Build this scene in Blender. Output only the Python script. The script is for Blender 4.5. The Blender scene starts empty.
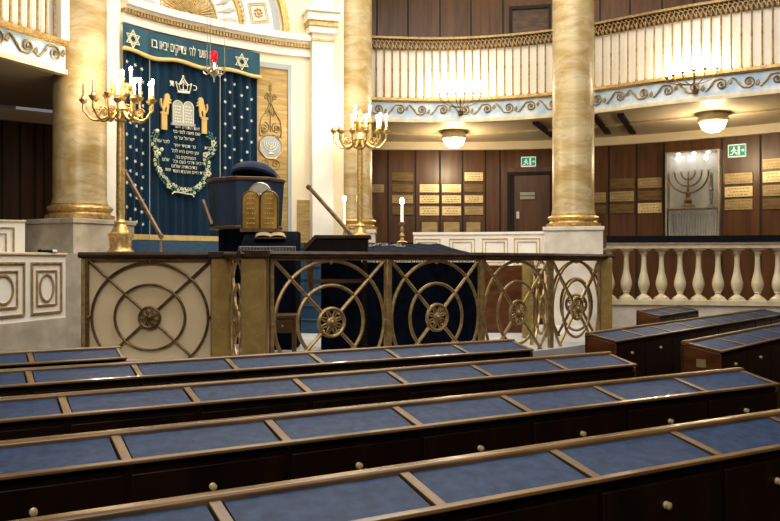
import bpy, bmesh, math, random
from mathutils import Vector, Matrix
random.seed(4)
F, HY, CX, EYE = 790.0, 262.0, 390.0, 1.55      # measured lens (pixels), horizon row, centre column, eye height
PI = math.pi
COL = bpy.context.scene.collection
def R(a): return math.radians(a)
def PX(px, Y): return (px-CX)/F*Y
def PZ(py, Y): return EYE+(HY-py)/F*Y
def lerp(a, b, t): return a+(b-a)*t

# ------------------------------------------------------------------ materials
MATS = {}
def newmat(name):
    m = bpy.data.materials.new(name); m.use_nodes = True
    nt = m.node_tree; b = nt.nodes['Principled BSDF']
    MATS[name] = m
    return m, nt, b
def setp(b, rough=.5, metal=0, spec=.5, em=None, es=0, alpha=1, trans=0, coat=0, sheen=0):
    b.inputs['Roughness'].default_value = rough; b.inputs['Metallic'].default_value = metal
    b.inputs['Specular IOR Level'].default_value = spec
    if em: b.inputs['Emission Color'].default_value = (*em, 1); b.inputs['Emission Strength'].default_value = es
    b.inputs['Alpha'].default_value = alpha; b.inputs['Transmission Weight'].default_value = trans
    b.inputs['Coat Weight'].default_value = coat; b.inputs['Sheen Weight'].default_value = sheen
def noisy(name, c1, c2, scale=(8,8,8), detail=6, rough=.5, lo=.35, hi=.65, bump=0, dist=0, **k):
    m, nt, b = newmat(name); N = nt.nodes; L = nt.links
    tc = N.new('ShaderNodeTexCoord'); mp = N.new('ShaderNodeMapping'); mp.inputs['Scale'].default_value = scale
    no = N.new('ShaderNodeTexNoise'); no.inputs['Scale'].default_value = 1; no.inputs['Detail'].default_value = detail
    no.inputs['Distortion'].default_value = dist
    cr = N.new('ShaderNodeValToRGB'); e = cr.color_ramp.elements
    e[0].position = lo; e[1].position = hi; e[0].color = (*c1, 1); e[1].color = (*c2, 1)
    L.new(tc.outputs['Object'], mp.inputs[0]); L.new(mp.outputs[0], no.inputs[0]); L.new(no.outputs['Fac'], cr.inputs[0]); L.new(cr.outputs[0], b.inputs['Base Color'])
    if bump:
        bp = N.new('ShaderNodeBump'); bp.inputs['Strength'].default_value = bump; bp.inputs['Distance'].default_value = .01
        L.new(no.outputs['Fac'], bp.inputs['Height']); L.new(bp.outputs[0], b.inputs['Normal'])
    setp(b, rough=rough, **k)
    return m
def marble(name, base, mid, vein, scale=1.2, rough=.33):
    m, nt, b = newmat(name); N = nt.nodes; L = nt.links
    tc = N.new('ShaderNodeTexCoord'); mp = N.new('ShaderNodeMapping'); mp.inputs['Scale'].default_value = (scale*.45, scale, scale*1.7) if scale < 3 else (scale,scale,scale); mp.inputs['Rotation'].default_value = (.35, .75, .3)
    n1 = N.new('ShaderNodeTexNoise'); n1.inputs['Scale'].default_value = 1.3; n1.inputs['Detail'].default_value = 8; n1.inputs['Distortion'].default_value = 1.5
    c1 = N.new('ShaderNodeValToRGB'); e = c1.color_ramp.elements; e[0].position = .38; e[1].position = .62; e[0].color = (*mid, 1); e[1].color = (*base, 1)
    n2 = N.new('ShaderNodeTexNoise'); n2.inputs['Scale'].default_value = 1.1; n2.inputs['Detail'].default_value = 10; n2.inputs['Distortion'].default_value = 2.2
    c2 = N.new('ShaderNodeValToRGB'); q = c2.color_ramp.elements; q[0].position = .485; q[0].color = (0,0,0,1); q[1].position = .5; q[1].color = (.75,.75,.75,1)
    x = c2.color_ramp.elements.new(.56); x.color = (0,0,0,1); q[0].position = .44; q[1].color = (.30,.30,.30,1)
    mx = N.new('ShaderNodeMixRGB'); mx.inputs[2].default_value = (*vein, 1)
    L.new(tc.outputs['Object'], mp.inputs[0]); L.new(mp.outputs[0], n1.inputs[0]); L.new(mp.outputs[0], n2.inputs[0])
    L.new(n1.outputs['Fac'], c1.inputs[0]); L.new(n2.outputs['Fac'], c2.inputs[0]); L.new(c2.outputs[0], mx.inputs[0]); L.new(c1.outputs[0], mx.inputs[1]); L.new(mx.outputs[0], b.inputs['Base Color'])
    setp(b, rough=rough)
    return m
def flat(name, c, **k):
    m, nt, b = newmat(name); b.inputs['Base Color'].default_value = (*c, 1); setp(b, **k); return m

M = {}
M['ymarble'] = marble('yellow veined marble', (.62,.53,.34), (.46,.34,.15), (.30,.20,.08), 1.5)
M['pmarble'] = marble('ochre marble', (.42,.31,.12), (.34,.245,.09), (.24,.16,.06), 3.5, .3)
M['stone'] = noisy('grey limestone', (.42,.38,.31), (.60,.55,.47), (5,5,5), rough=.5)
M['lstone'] = noisy('pale limestone', (.66,.61,.53), (.80,.76,.69), (5,5,5), rough=.45)
M['sill'] = noisy('cream marble', (.66,.58,.40), (.80,.73,.56), (6,6,6), rough=.35)
M['white'] = noisy('white paint', (.86,.83,.76), (.93,.91,.86), (2,2,2), rough=.45)
M['cream'] = noisy('cream paint', (.84,.75,.56), (.91,.83,.66), (1.5,1.5,1.5), rough=.5)
M['panelcream'] = noisy('aged cream panel', (.74,.62,.42), (.84,.73,.52), (2,2,2), rough=.55)
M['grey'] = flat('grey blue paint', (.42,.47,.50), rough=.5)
M['gold'] = noisy('gilding', (.46,.31,.11), (.72,.54,.26), (25,25,25), rough=.40, metal=.6)
M['goldleaf'] = noisy('gold leaf ground', (.42,.29,.11), (.60,.45,.21), (3,3,22), rough=.4, metal=.25)
M['iron'] = noisy('gilded iron', (.34,.24,.11), (.54,.41,.21), (20,20,20), rough=.42, metal=.5)
M['darkiron'] = noisy('dark bronze', (.13,.085,.04), (.24,.16,.08), (20,20,20), rough=.4, metal=.6)
M['bronze'] = noisy('antique scroll bronze', (.22,.16,.07), (.40,.30,.14), (25,25,25), rough=.45, metal=.5)
M['wallwood'] = noisy('veneer panelling', (.080,.033,.012), (.170,.078,.030), (9,9,.9), 8, rough=.32, lo=.3, hi=.7)
M['darkwood'] = noisy('dark mahogany', (.006,.0025,.0015), (.016,.006,.003), (14,14,2), 8, rough=.4, spec=.25)
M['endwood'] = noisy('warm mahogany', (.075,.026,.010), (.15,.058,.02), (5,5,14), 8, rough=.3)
M['railwood'] = noisy('polished walnut rail', (.11,.062,.022), (.23,.14,.058), (3,22,22), 8, rough=.3, coat=.25)
M['divwood'] = noisy('walnut divider', (.085,.048,.018), (.17,.105,.045), (22,3,22), 8, rough=.35)
M['midwood'] = noisy('walnut', (.070,.034,.018), (.14,.075,.04), (5,20,20), 8, rough=.35)
M['caprail'] = noisy('dark handrail', (.030,.017,.010), (.07,.04,.024), (4,16,16), 6, rough=.45, spec=.3)
M['felt'] = noisy('blue leatherette', (.016,.034,.085), (.030,.060,.135), (22,22,22), 8, rough=.5, bump=.15, spec=.16)
M['bluecloth'] = noisy('steel blue velvet', (.030,.046,.088), (.046,.070,.122), (6,6,1), 6, rough=.8, spec=.15)
M['navy'] = noisy('navy velvet', (.002,.003,.008), (.005,.008,.018), (9,9,9), 6, rough=.9, spec=.05)
M['carpet'] = noisy('blue stair carpet', (.030,.075,.14), (.05,.11,.19), (30,30,30), 6, rough=.9)
M['velvet'] = noisy('teal velvet', (.002,.022,.050), (.004,.042,.088), (5,5,.5), 6, rough=.7, sheen=.12, spec=.2)
M['velvet2'] = noisy('teal velvet pelmet', (.006,.065,.11), (.012,.095,.15), (5,5,.5), 6, rough=.65, sheen=.25)
M['embro'] = flat('cream embroidery', (.80,.78,.62), rough=.6)
M['embrogold'] = flat('gold embroidery', (.72,.52,.20), rough=.5)
M['embrogrey'] = flat('silver grey embroidery', (.48,.50,.46), rough=.5)
M['leaf'] = flat('green embroidery', (.12,.27,.20), rough=.6)
M['crest'] = noisy('bronze cresting', (.28,.19,.08), (.46,.34,.16), (25,25,25), rough=.45, metal=.45)
M['topcover'] = noisy('patterned navy cloth', (.006,.010,.024), (.03,.045,.085), (30,30,30), 8, rough=.9, spec=.1, lo=.5, hi=.75)
M['black'] = flat('black lacquer', (.008,.010,.016), rough=.25)
M['seam'] = flat('dark seam', (.018,.008,.004), rough=.6)
M['brass'] = noisy('bright brass', (.70,.58,.33), (.84,.72,.45), (4,4,18), rough=.42, metal=.35)  # three brass tones: the plaques' reflected brightness is put into the base colour
M['brassdim'] = noisy('dim brass', (.15,.10,.04), (.25,.17,.07), (4,4,18), rough=.45, metal=.4)
M['brassmid'] = noisy('medium brass', (.36,.28,.14), (.50,.40,.22), (4,4,18), rough=.42, metal=.4)
M['silver'] = noisy('silver', (.46,.42,.36), (.64,.60,.52), (20,20,20), rough=.3, metal=.85)
M['case'] = noisy('silver backdrop', (.50,.52,.51), (.72,.73,.72), (3,3,2), rough=.7)
M['fascia'] = noisy('pale blue frieze', (.40,.56,.76), (.70,.78,.86), (6,6,6), rough=.5)
M['candle'] = flat('white wax', (.9,.88,.8), rough=.5, em=(1,.88,.68), es=.6)
M['wick'] = flat('grey unlit candle', (.16,.14,.12), rough=.5)
M['bulb'] = flat('glowing bulb', (1,.9,.7), em=(1,.86,.62), es=45)
M['shade'] = flat('glowing opal glass', (1,.9,.7), em=(1,.90,.70), es=7)
M['spot'] = flat('small spotlight', (1,1,1), em=(1,.95,.85), es=14)
M['sign'] = flat('green exit sign', (.03,.30,.20), em=(.05,.42,.30), es=.3)
M['signw'] = flat('white pictogram', (.85,.95,.9), em=(.75,.95,.85), es=.35)
M['ruby'] = flat('ruby glass', (.5,.01,.02), rough=.1, em=(.6,.02,.03), es=.5)
M['amber'] = noisy('amber glass tablet', (.20,.12,.02), (.52,.35,.09), (9,9,3), rough=.25, metal=.3, em=(.7,.42,.10), es=.05)
M['paper'] = flat('book pages', (.34,.27,.17), rough=.7)
M['floor'] = noisy('dark parquet', (.03,.018,.01), (.07,.04,.022), (4,4,4), rough=.4)
M['ceil'] = flat('ceiling paint', (.80,.75,.66), rough=.6)
M['soffit'] = noisy('soffit paint', (.62,.52,.36), (.70,.60,.43), (1,1,1), rough=.5)
M['palefloor'] = noisy('pale floor tiles', (.50,.52,.55), (.62,.64,.66), (3,3,3), rough=.4)
m_, nt_, b_ = newmat('clear pane'); b_.inputs['Base Color'].default_value = (1,1,1,1); setp(b_, rough=.02, trans=1, spec=.3); b_.inputs['IOR'].default_value = 1.02; M['glass'] = m_

# ------------------------------------------------------------------ mesh builder
class MB:
    def __init__(s): s.v = []; s.f = []; s.T = None
    def add(s, vs, fs):
        o = len(s.v)
        for p in vs:
            p = Vector(p)
            if s.T is not None: p = s.T @ p
            s.v.append(p)
        s.f += [tuple(i+o for i in f) for f in fs]; return s
    def box(s, x0, x1, y0, y1, z0, z1):
        return s.add([(x0,y0,z0),(x1,y0,z0),(x1,y1,z0),(x0,y1,z0),(x0,y0,z1),(x1,y0,z1),(x1,y1,z1),(x0,y1,z1)],
                     [(0,3,2,1),(4,5,6,7),(0,1,5,4),(1,2,6,5),(2,3,7,6),(3,0,4,7)])
    def prism(s, poly, y0, y1):                         # polygon in x,z given thickness in y
        n = len(poly)
        vs = [(x,y0,z) for x,z in poly]+[(x,y1,z) for x,z in poly]
        return s.add(vs, [tuple(range(n)), tuple(range(2*n-1, n-1, -1))]+[(i, i+n, (i+1)%n+n, (i+1)%n) for i in range(n)])
    def slab(s, poly, z0, z1):                          # polygon in x,y given height
        n = len(poly)
        vs = [(x,y,z0) for x,y in poly]+[(x,y,z1) for x,y in poly]
        return s.add(vs, [tuple(range(n-1,-1,-1)), tuple(range(n, 2*n))]+[(i, (i+1)%n, (i+1)%n+n, i+n) for i in range(n)])
    def profile(s, poly, x0, x1):                       # polygon in y,z swept along x
        n = len(poly)
        vs = [(x0,y,z) for y,z in poly]+[(x1,y,z) for y,z in poly]
        return s.add(vs, [tuple(range(n)), tuple(range(2*n-1, n-1, -1))]+[(i, i+n, (i+1)%n+n, (i+1)%n) for i in range(n)])
    def lathe(s, prof, c=(0,0,0), n=20, a0=0, a1=2*PI):
        full = abs(a1-a0-2*PI) < 1e-6; m = n if full else n+1
        vs = []
        for r, z in prof:
            for i in range(m):
                a = a0+(a1-a0)*i/n; vs.append((c[0]+r*math.cos(a), c[1]+r*math.sin(a), c[2]+z))
        fs = []
        for j in range(len(prof)-1):
            for i in range(n):
                k = (i+1) % m
                fs.append((j*m+i, j*m+k, (j+1)*m+k, (j+1)*m+i))
        if full: fs.append(tuple(range(m-1,-1,-1))); fs.append(tuple((len(prof)-1)*m+i for i in range(m)))
        return s.add(vs, fs)
    def tube(s, pts, r, n=6, closed=False, ry=None, cap=True):
        pts = [Vector(p) for p in pts]; N = len(pts); vs = []; fs = []
        up = Vector((0,1,0)); prev = None
        for i, p in enumerate(pts):
            a = pts[(i-1) % N] if (closed or i > 0) else p
            b = pts[(i+1) % N] if (closed or i < N-1) else p
            t = (b-a).normalized() if (b-a).length > 1e-9 else Vector((0,0,1))
            u = up-t*up.dot(t)
            if u.length < .15: u = Vector((1,0,0))-t*t.x
            u.normalize()
            w = t.cross(u)
            rr = r[i] if isinstance(r, (list,tuple)) else r
            for k in range(n):
                an = 2*PI*k/n+PI/n
                vs.append(p+w*math.cos(an)*rr+u*math.sin(an)*(ry if ry else rr))
        L = N if closed else N-1
        for i in range(L):
            j = (i+1) % N
            for k in range(n): fs.append((i*n+k, i*n+(k+1)%n, j*n+(k+1)%n, j*n+k))
        if not closed and cap: fs.append(tuple(range(n-1,-1,-1))); fs.append(tuple((N-1)*n+k for k in range(n)))
        return s.add(vs, fs)
    def ball(s, c, r, n=8, m=6, sz=1, sy=1):
        vs = [(c[0], c[1], c[2]-r*sz)]; fs = []
        for j in range(1, m):
            a = -PI/2+PI*j/m
            for i in range(n):
                b = 2*PI*i/n; vs.append((c[0]+r*math.cos(a)*math.cos(b), c[1]+r*sy*math.cos(a)*math.sin(b), c[2]+r*sz*math.sin(a)))
        vs.append((c[0], c[1], c[2]+r*sz)); T = len(vs)-1
        for i in range(n):
            k = (i+1) % n
            fs.append((0, 1+k, 1+i)); fs.append((T, 1+(m-2)*n+i, 1+(m-2)*n+k))
            for j in range(m-2): fs.append((1+j*n+i, 1+j*n+k, 1+(j+1)*n+k, 1+(j+1)*n+i))
        return s.add(vs, fs)
    def grid(s, nx, ny, fn):
        vs = [fn(i/nx, j/ny) for j in range(ny+1) for i in range(nx+1)]
        return s.add(vs, [(j*(nx+1)+i, j*(nx+1)+i+1, (j+1)*(nx+1)+i+1, (j+1)*(nx+1)+i) for j in range(ny) for i in range(nx)])
    def map(s, fn): s.v = [Vector(fn(p)) for p in s.v]; return s
    def merge(s, o): return s.add(o.v, o.f)
    def build(s, name, mat, parent=None, label=None, cat=None, group=None, kind=None, world=False, bevel=0, sharp=35):
        vs = s.v
        org = Vector((0,0,0))
        if parent is not None and world:
            inv = wmat(parent).inverted(); vs = [inv @ p for p in vs]
        if parent is None:
            xs = [p.x for p in vs]; ys = [p.y for p in vs]; zs = [p.z for p in vs]
            org = Vector(((min(xs)+max(xs))/2, (min(ys)+max(ys))/2, min(zs))); vs = [p-org for p in vs]
        me = bpy.data.meshes.new(name); me.from_pydata([tuple(p) for p in vs], [], s.f); me.update()
        bm = bmesh.new(); bm.from_mesh(me); bmesh.ops.recalc_face_normals(bm, faces=bm.faces); bm.to_mesh(me); bm.free()
        me.materials.append(M[mat])
        me.polygons.foreach_set('use_smooth', [True]*len(me.polygons)); me.set_sharp_from_angle(angle=R(sharp))
        o = bpy.data.objects.new(name, me); COL.objects.link(o); o.location = org
        if parent is not None: o.parent = parent
        if bevel:
            md = o.modifiers.new('bevel', 'BEVEL'); md.width = bevel; md.segments = 2; md.limit_method = 'ANGLE'; md.angle_limit = R(40)
        tag(o, label, cat, group, kind)
        return o
def wmat(o):
    m = Matrix.Translation(o.location) @ o.rotation_euler.to_matrix().to_4x4()
    return wmat(o.parent) @ m if o.parent else m
def tag(o, label=None, cat=None, group=None, kind=None):
    if label: o['label'] = label
    if cat: o['category'] = cat
    if group: o['group'] = group
    if kind: o['kind'] = kind
    return o
def thing(name, label, cat, loc=(0,0,0), rz=0, group=None):
    o = bpy.data.objects.new(name, None); COL.objects.link(o); o.location = loc; o.rotation_euler = (0,0,rz); o.empty_display_size = .1
    return tag(o, label, cat, group)
def copy_tree(o, parent=None):
    c = o.copy(); COL.objects.link(c)
    if parent: c.parent = parent
    for ch in list(o.children): copy_tree(ch, c)
    return c

class Path:                                             # smooth plan curve; n points to the viewer's side
    def __init__(s, pts, sub=24):
        P = [Vector(p) for p in pts]; Q = [P[0]*2-P[1]]+P+[P[-1]*2-P[-2]]; s.p = []
        for i in range(1, len(Q)-2):
            a,b,c,d = Q[i-1:i+3]
            for k in range(sub):
                t = k/sub
                s.p.append(.5*((2*b)+(c-a)*t+(2*a-5*b+4*c-d)*t*t+(3*b-a-3*c+d)*t**3))
        s.p.append(P[-1]); s.s = [0]
        for i in range(1, len(s.p)): s.s.append(s.s[-1]+(s.p[i]-s.p[i-1]).length)
        s.L = s.s[-1]
    def at(s, d):
        n = len(s.p)
        if d <= 0: i = 0
        elif d >= s.L: i = n-2
        else:
            lo, hi = 0, n-1
            while hi-lo > 1:
                m = (lo+hi)//2
                if s.s[m] <= d: lo = m
                else: hi = m
            i = lo
        t = (s.p[i+1]-s.p[i]).normalized(); q = s.p[i]+t*(d-s.s[i])
        a = (s.p[i]-s.p[i-1]).normalized() if i > 0 else t
        b = (s.p[i+2]-s.p[i+1]).normalized() if i < n-2 else t
        f = (d-s.s[i])/(s.s[i+1]-s.s[i]); f = min(max(f, 0), 1)
        tt = ((a+t)*(1-f)+(t+b)*f).normalized()
        return q, tt, Vector((tt.y, -tt.x))
    def W(s, d, z, off=0):
        q, t, n = s.at(d); q = q+n*off
        return Vector((q.x, q.y, z))
    def px(s, px, off=0):                               # arc length seen in the measured column
        u = (px-CX)/F
        if off:
            lo, hi = -.8, s.L+.8; f = lambda d: (lambda w: w.x-u*w.y)(s.W(d, 0, off))
            for _ in range(40):
                m = (lo+hi)/2
                if f(m) < 0: lo = m
                else: hi = m
            return (lo+hi)/2
        for i in range(len(s.p)-1):
            a, b = s.p[i], s.p[i+1]; fa, fb = a.x-u*a.y, b.x-u*b.y
            if (fa <= 0 <= fb) or (fb <= 0 <= fa):
                t = fa/(fa-fb) if fa != fb else 0
                return s.s[i]+t*(s.s[i+1]-s.s[i])
        a = s.p[0]; b = s.p[-1]
        if u < a.x/a.y:
            t = (s.p[1]-a).normalized(); return (u*a.y-a.x)/(t.x-u*t.y)
        t = (b-s.p[-2]).normalized(); return s.L+(u*b.y-b.x)/(t.x-u*t.y)
    def sz(s, px, py, off=0):
        d = s.px(px, off); Y = s.W(d, 0, off).y
        return d, PZ(py, Y)
    def bend(s, mb): return mb.map(lambda p: s.W(p.x, p.z, -p.y))   # local x along, y negative = toward viewer
    def sweep(s, s0, s1, y0, y1, z0, z1, n=None, mb=None):
        n = n or max(2, int((s1-s0)/.25)); mb = mb or MB(); o = []
        for i in range(n+1):
            d = lerp(s0, s1, i/n); o += [s.W(d,z0,-y0), s.W(d,z0,-y1), s.W(d,z1,-y1), s.W(d,z1,-y0)]
        fs = [(0,1,2,3), (4*n+3,4*n+2,4*n+1,4*n)]
        for i in range(n):
            for k in range(4): fs.append((4*i+k, 4*i+4+k, 4*i+4+(k+1)%4, 4*i+(k+1)%4))
        return mb.add(o, fs)

_tc = {}
def text_mesh(txt, size, ext=.002, align='CENTER'):
    cu = bpy.data.curves.new('t', 'FONT'); cu.body = txt; cu.size = size; cu.extrude = ext; cu.align_x = align; cu.align_y = 'CENTER'; cu.resolution_u = 2
    ob = bpy.data.objects.new('t', cu); COL.objects.link(ob)
    dg = bpy.context.evaluated_depsgraph_get(); me = bpy.data.meshes.new_from_object(ob.evaluated_get(dg))
    mb = MB(); mb.v = [Vector((v.co.x, -v.co.z, v.co.y)) for v in me.vertices]; mb.f = [tuple(p.vertices) for p in me.polygons]
    bpy.data.objects.remove(ob); bpy.data.curves.remove(cu); bpy.data.meshes.remove(me)
    return mb
def shift(mb, x=0, y=0, z=0): mb.v = [p+Vector((x,y,z)) for p in mb.v]; return mb
def heb(t): return t[::-1]

# ================================================================== THE SETTING
S = dict(kind='structure')
MB().box(-9,10,-4.5,19,-.1,0).build('floor','floor',**S)
MB().box(-9,10,-4.5,19,8.6,8.7).build('ceiling','ceil',**S)
MB().box(-9,10,-4.6,-4.5,0,8.6).build('wall_rear','endwood',**S)
MB().box(-9.1,-9,-4.5,19,0,8.6).build('wall_left','endwood',**S)
MB().box(10,10.1,-4.5,19,0,8.6).build('wall_right','endwood',**S)

backw = Path([(-2.2,16.6),(-.4,17.0),(2.0,17.05),(3.4,16.85),(4.32,16.5),(5.6,15.85),(7.27,14.7),(8.6,13.3),(9.8,11.4)])
WT = EYE+2.41
backw.sweep(0, backw.L, 0, .2, 0, WT).build('wall_back','wallwood',**S)
backw.sweep(0, backw.L, -.10, .2, WT, EYE+2.63).build('trim_1','cream',**S)
backw.sweep(0, backw.L, 0, .2, EYE+3.0, 8.6).build('wall_gallery','wallwood',**S)
# dark joints between the veneer panels, below and above
mb = MB()
for x in (388,415.5,440,462.5,485.5,500,609,636.5,664,722,760.5):
    s = backw.px(x); backw.sweep(s-.018, s+.018, -.006, .01, 0, WT, 1, mb)
mb.build('trim_2','seam',**S)
mb = MB()
for x in (377,408,440,471,503,600,630,662,694,726,758):
    s = backw.px(x); backw.sweep(s-.015, s+.015, -.006, .01, EYE+3.0, 8.5, 1, mb)
mb.build('trim_3','seam',**S)

# gallery front path and slab
bal = Path([(-2.0,14.05),(-.33,14.4),(1.0,14.5),(2.1,14.3),(2.92,13.97),(3.53,13.6),(4.59,12.8),(5.91,11.97),(7.4,10.9),(8.8,9.6)])
BT, BB = EYE+2.97, EYE+2.58
BT0, BB0 = BT, BB
def gallery(path, ins, name, label, outer, s0, s1, nb_sp, parts_lbl, endpost=None, BT=BT0, BB=BB0):
    q, t, n = path.at((s0+s1)/2)
    root = thing(name, label, 'balcony', (q.x, q.y, BB))
    mb = MB(); n_ = 40; o = []
    for i in range(n_+1):
        a = lerp(s0, s1, i/n_); p = path.W(a, BB, 0); w = outer(i/n_)
        o += [p, Vector((w[0], w[1], BB)), Vector((w[0], w[1], BB+.35)), Vector((p.x, p.y, BB+.35))]
    fs = [(0,1,2,3), (4*n_+3,4*n_+2,4*n_+1,4*n_)]
    for i in range(n_):
        for k in range(4): fs.append((4*i+k, 4*i+4+k, 4*i+4+(k+1)%4, 4*i+(k+1)%4))
    mb.add(o, fs).build('gallery_floor','soffit',root,world=True)
    path.sweep(s0, s1, -.03, .04, BB+.03, BT-.04).build('fascia','fascia',root,world=True)
    mb = path.sweep(s0, s1, -.10, .05, BT-.03, BT+.02); path.sweep(s0, s1, -.07, .05, BT-.045, BT-.03, mb=mb)
    mb.build('upper_moulding','gold',root,world=True)
    mb = path.sweep(s0, s1, -.07, .05, BB-.03, BB+.025); path.sweep(s0, s1, -.045, .05, BB+.025, BB+.04, mb=mb)
    mb.build('lower_moulding','sill',root,world=True)
    # scroll ornament
    mb = MB(); L = s1-s0; k = max(1, round(L/.40)); w = L/k; zc = (BT+BB)/2+.01
    for i in range(k):
        c = s0+w*(i+.5); up = 1 if i % 2 else -1
        pts = []                                        # stem swings in from the last scroll and winds up
        for j in range(9):
            t = j/8; pts.append((c-w*.55+(w*.55-.0)*t*.75, -.045, zc-up*.085*math.cos(t*PI*.9)))
        for j in range(22):
            t = j/21; a = up*(PI*.62)-up*t*1.6*2*PI; r = .088*(1-t*.85); pts.append((c+.02+r*math.cos(a), -.045, zc+r*math.sin(a)))
        mb.tube(pts, .0125, 5)
        for t, l in ((.15,.05),(.45,.06),(.75,.045)):
            x = c-w*.55+w*.42*t; z = zc-up*.085*math.cos(t*PI*.9)
            mb.prism([(x,z),(x+l*.6,z+up*l*.3),(x+l,z+up*l),(x+l*.2,z+up*l*.7)], -.052, -.035)
        mb.ball((c+.02,-.045,zc), .016, 6, 4)
        x = c+w*.36; z = zc+up*.03; mb.prism([(x-.03,z-.02),(x+.01,z-.045),(x+.035,z),(x+.02,z+.05),(x-.01,z+.02)], -.052, -.035)
    path.bend(mb).build('scroll_ornament','bronze',root,world=True)
    # white boards behind the balusters
    path.sweep(s0, s1, .06, .09, BT, BT+.93).build('white_backing','white',root,world=True)
    # balusters
    k = int((s1-s0)/nb_sp)
    for i in range(k+1):
        s = s0+.02+(s1-s0-.04)*i/k
        mb = MB(); c = (s, -.01, 0)
        mb.lathe([(.022,BT+.02),(.026,BT+.05),(.015,BT+.08),(.013,BT+.5),(.017,BT+.55),(.013,BT+.60),(.013,BT+.93),(.03,BT+.96),(.022,BT+1.0)], c, 8)
        path.bend(mb).build('baluster','crest',root,world=True)
    # cresting: interlaced small arches and drops under the handrail
    mb = MB(); k2 = k*2; st = (s1-s0)/k2
    for i in range(k2):
        a = s0+st*i
        pts = [(a+st*t*1.9-st*.2, -.012, BT+.955+.115*math.sin(PI*t)) for t in [j/8 for j in range(9)]]
        mb.tube(pts, .009, 4)
        mb.ball((a+st*.5,-.012,BT+1.085), .02, 6, 4); mb.ball((a,-.012,BT+.945), .024, 6, 4, sz=1.5)
    path.bend(mb).build('cresting','crest',root,world=True)
    path.sweep(s0, s1, -.05, .05, BT+1.105, BT+1.145).build('handrail','crest',root,world=True)
    path.sweep(s0, s1, .02, .05, BT+.93, BT+1.105).build('rail_gap_board','endwood',root,world=True)  # brown board across the gap between white boards and handrail
    if endpost is not None:
        path.sweep(endpost-.12, endpost, -.10, .02, BT+.02, BT+1.3, 1).build('end_post','white',root,world=True)
    return root
def outer_r(t):
    q, _, _ = backw.at(lerp(-.3, backw.L, t)); return (q.x, q.y)
gr = gallery(bal, None, 'balcony', 'curved balcony with white boarded gold balustrade and blue scroll frieze behind the two right columns', outer_r, 0, bal.L, .147, '')
lp = Path([(-5.35,6.9),(-4.85,7.95),(-4.41,8.93),(-4.02,9.73)])
gl = gallery(lp, None, 'balcony', 'short stretch of white and gold balcony ending at the leftmost column', lambda t: (lerp(-9,-4.45,t), lerp(9.5,12.6,t)), 0, lp.L, .125, '', endpost=lp.L, BT=EYE+2.69, BB=EYE+2.33)
# dark slots and ridge lines in the soffit
mb = MB()
for a, b in (((2.67,14.5),(3.31,16.05)), ((3.55,13.75),(4.33,15.7)), ((4.0,13.7),(4.83,15.7))):
    d = (Vector(b)-Vector(a)).normalized(); nn = Vector((-d.y, d.x))*.055
    mb.slab([(a[0]-nn.x,a[1]-nn.y),(b[0]-nn.x,b[1]-nn.y),(b[0]+nn.x,b[1]+nn.y),(a[0]+nn.x,a[1]+nn.y)], BB-.045, BB-.001)
mb.build('trim_4','seam',**S)
mid = Path([(-2.0,15.3),(-.3,15.7),(1.2,15.8),(2.6,15.5),(3.9,14.95),(5.2,14.1),(6.8,13.1),(8.6,11.6)])
mid.sweep(0, mid.L, -.05, .05, BB-.035, BB-.001).build('trim_5','sill',**S)
# left side wall under the left balcony
lw = Path([(-9,11.0),(-7,11.4),(-5.6,12.2),(-4.3,13.3)])
lw.sweep(0, lw.L, 0, .15, 0, EYE+2.33).build('wall_side','wallwood',**S)
mb = MB()
for x in (2,20,35,44):
    s = lw.px(x); lw.sweep(s-.02, s+.02, -.008, .01, 0, EYE+2.3, 1, mb)
mb.build('trim_6','seam',**S)
lw.sweep(0, lw.L, -.07, .1, EYE+2.15, EYE+2.33).build('trim_7','soffit',**S)

# ------------------------------------------------------------------ ark wall
ark = Path([(-4.6,9.2),(-4.15,9.95),(-3.65,10.8),(-3.06,11.51),(-2.03,12.31),(-1.28,12.66),(-.75,12.8)])
def A(px, py): return ark.sz(px, py)
AF = 1.83
ark.sweep(ark.px(104), ark.L, .0, .25, 0, 8.6).build('wall_ark','cream',**S)
s0, s1 = ark.px(121), ark.px(311)
mb = ark.sweep(s0, s1, -.16, 0, EYE+3.50, EYE+3.60); ark.sweep(s0, s1, -.10, 0, EYE+3.46, EYE+3.50, mb=mb)
ark.sweep(s0, s1, -.05, 0, EYE+3.27, EYE+3.40, mb=mb)
mb.build('trim_8','white',**S)
mb = MB(); k = int((s1-s0)/.05)
for i in range(k):
    a = lerp(s0, s1, i/k); ark.sweep(a, a+.032, -.10, 0, EYE+3.40, EYE+3.46, 1, mb)
ark.sweep(s0, s1, -.07, 0, EYE+3.41, EYE+3.455, mb=mb)
mb.build('trim_9','gold',**S)
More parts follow.
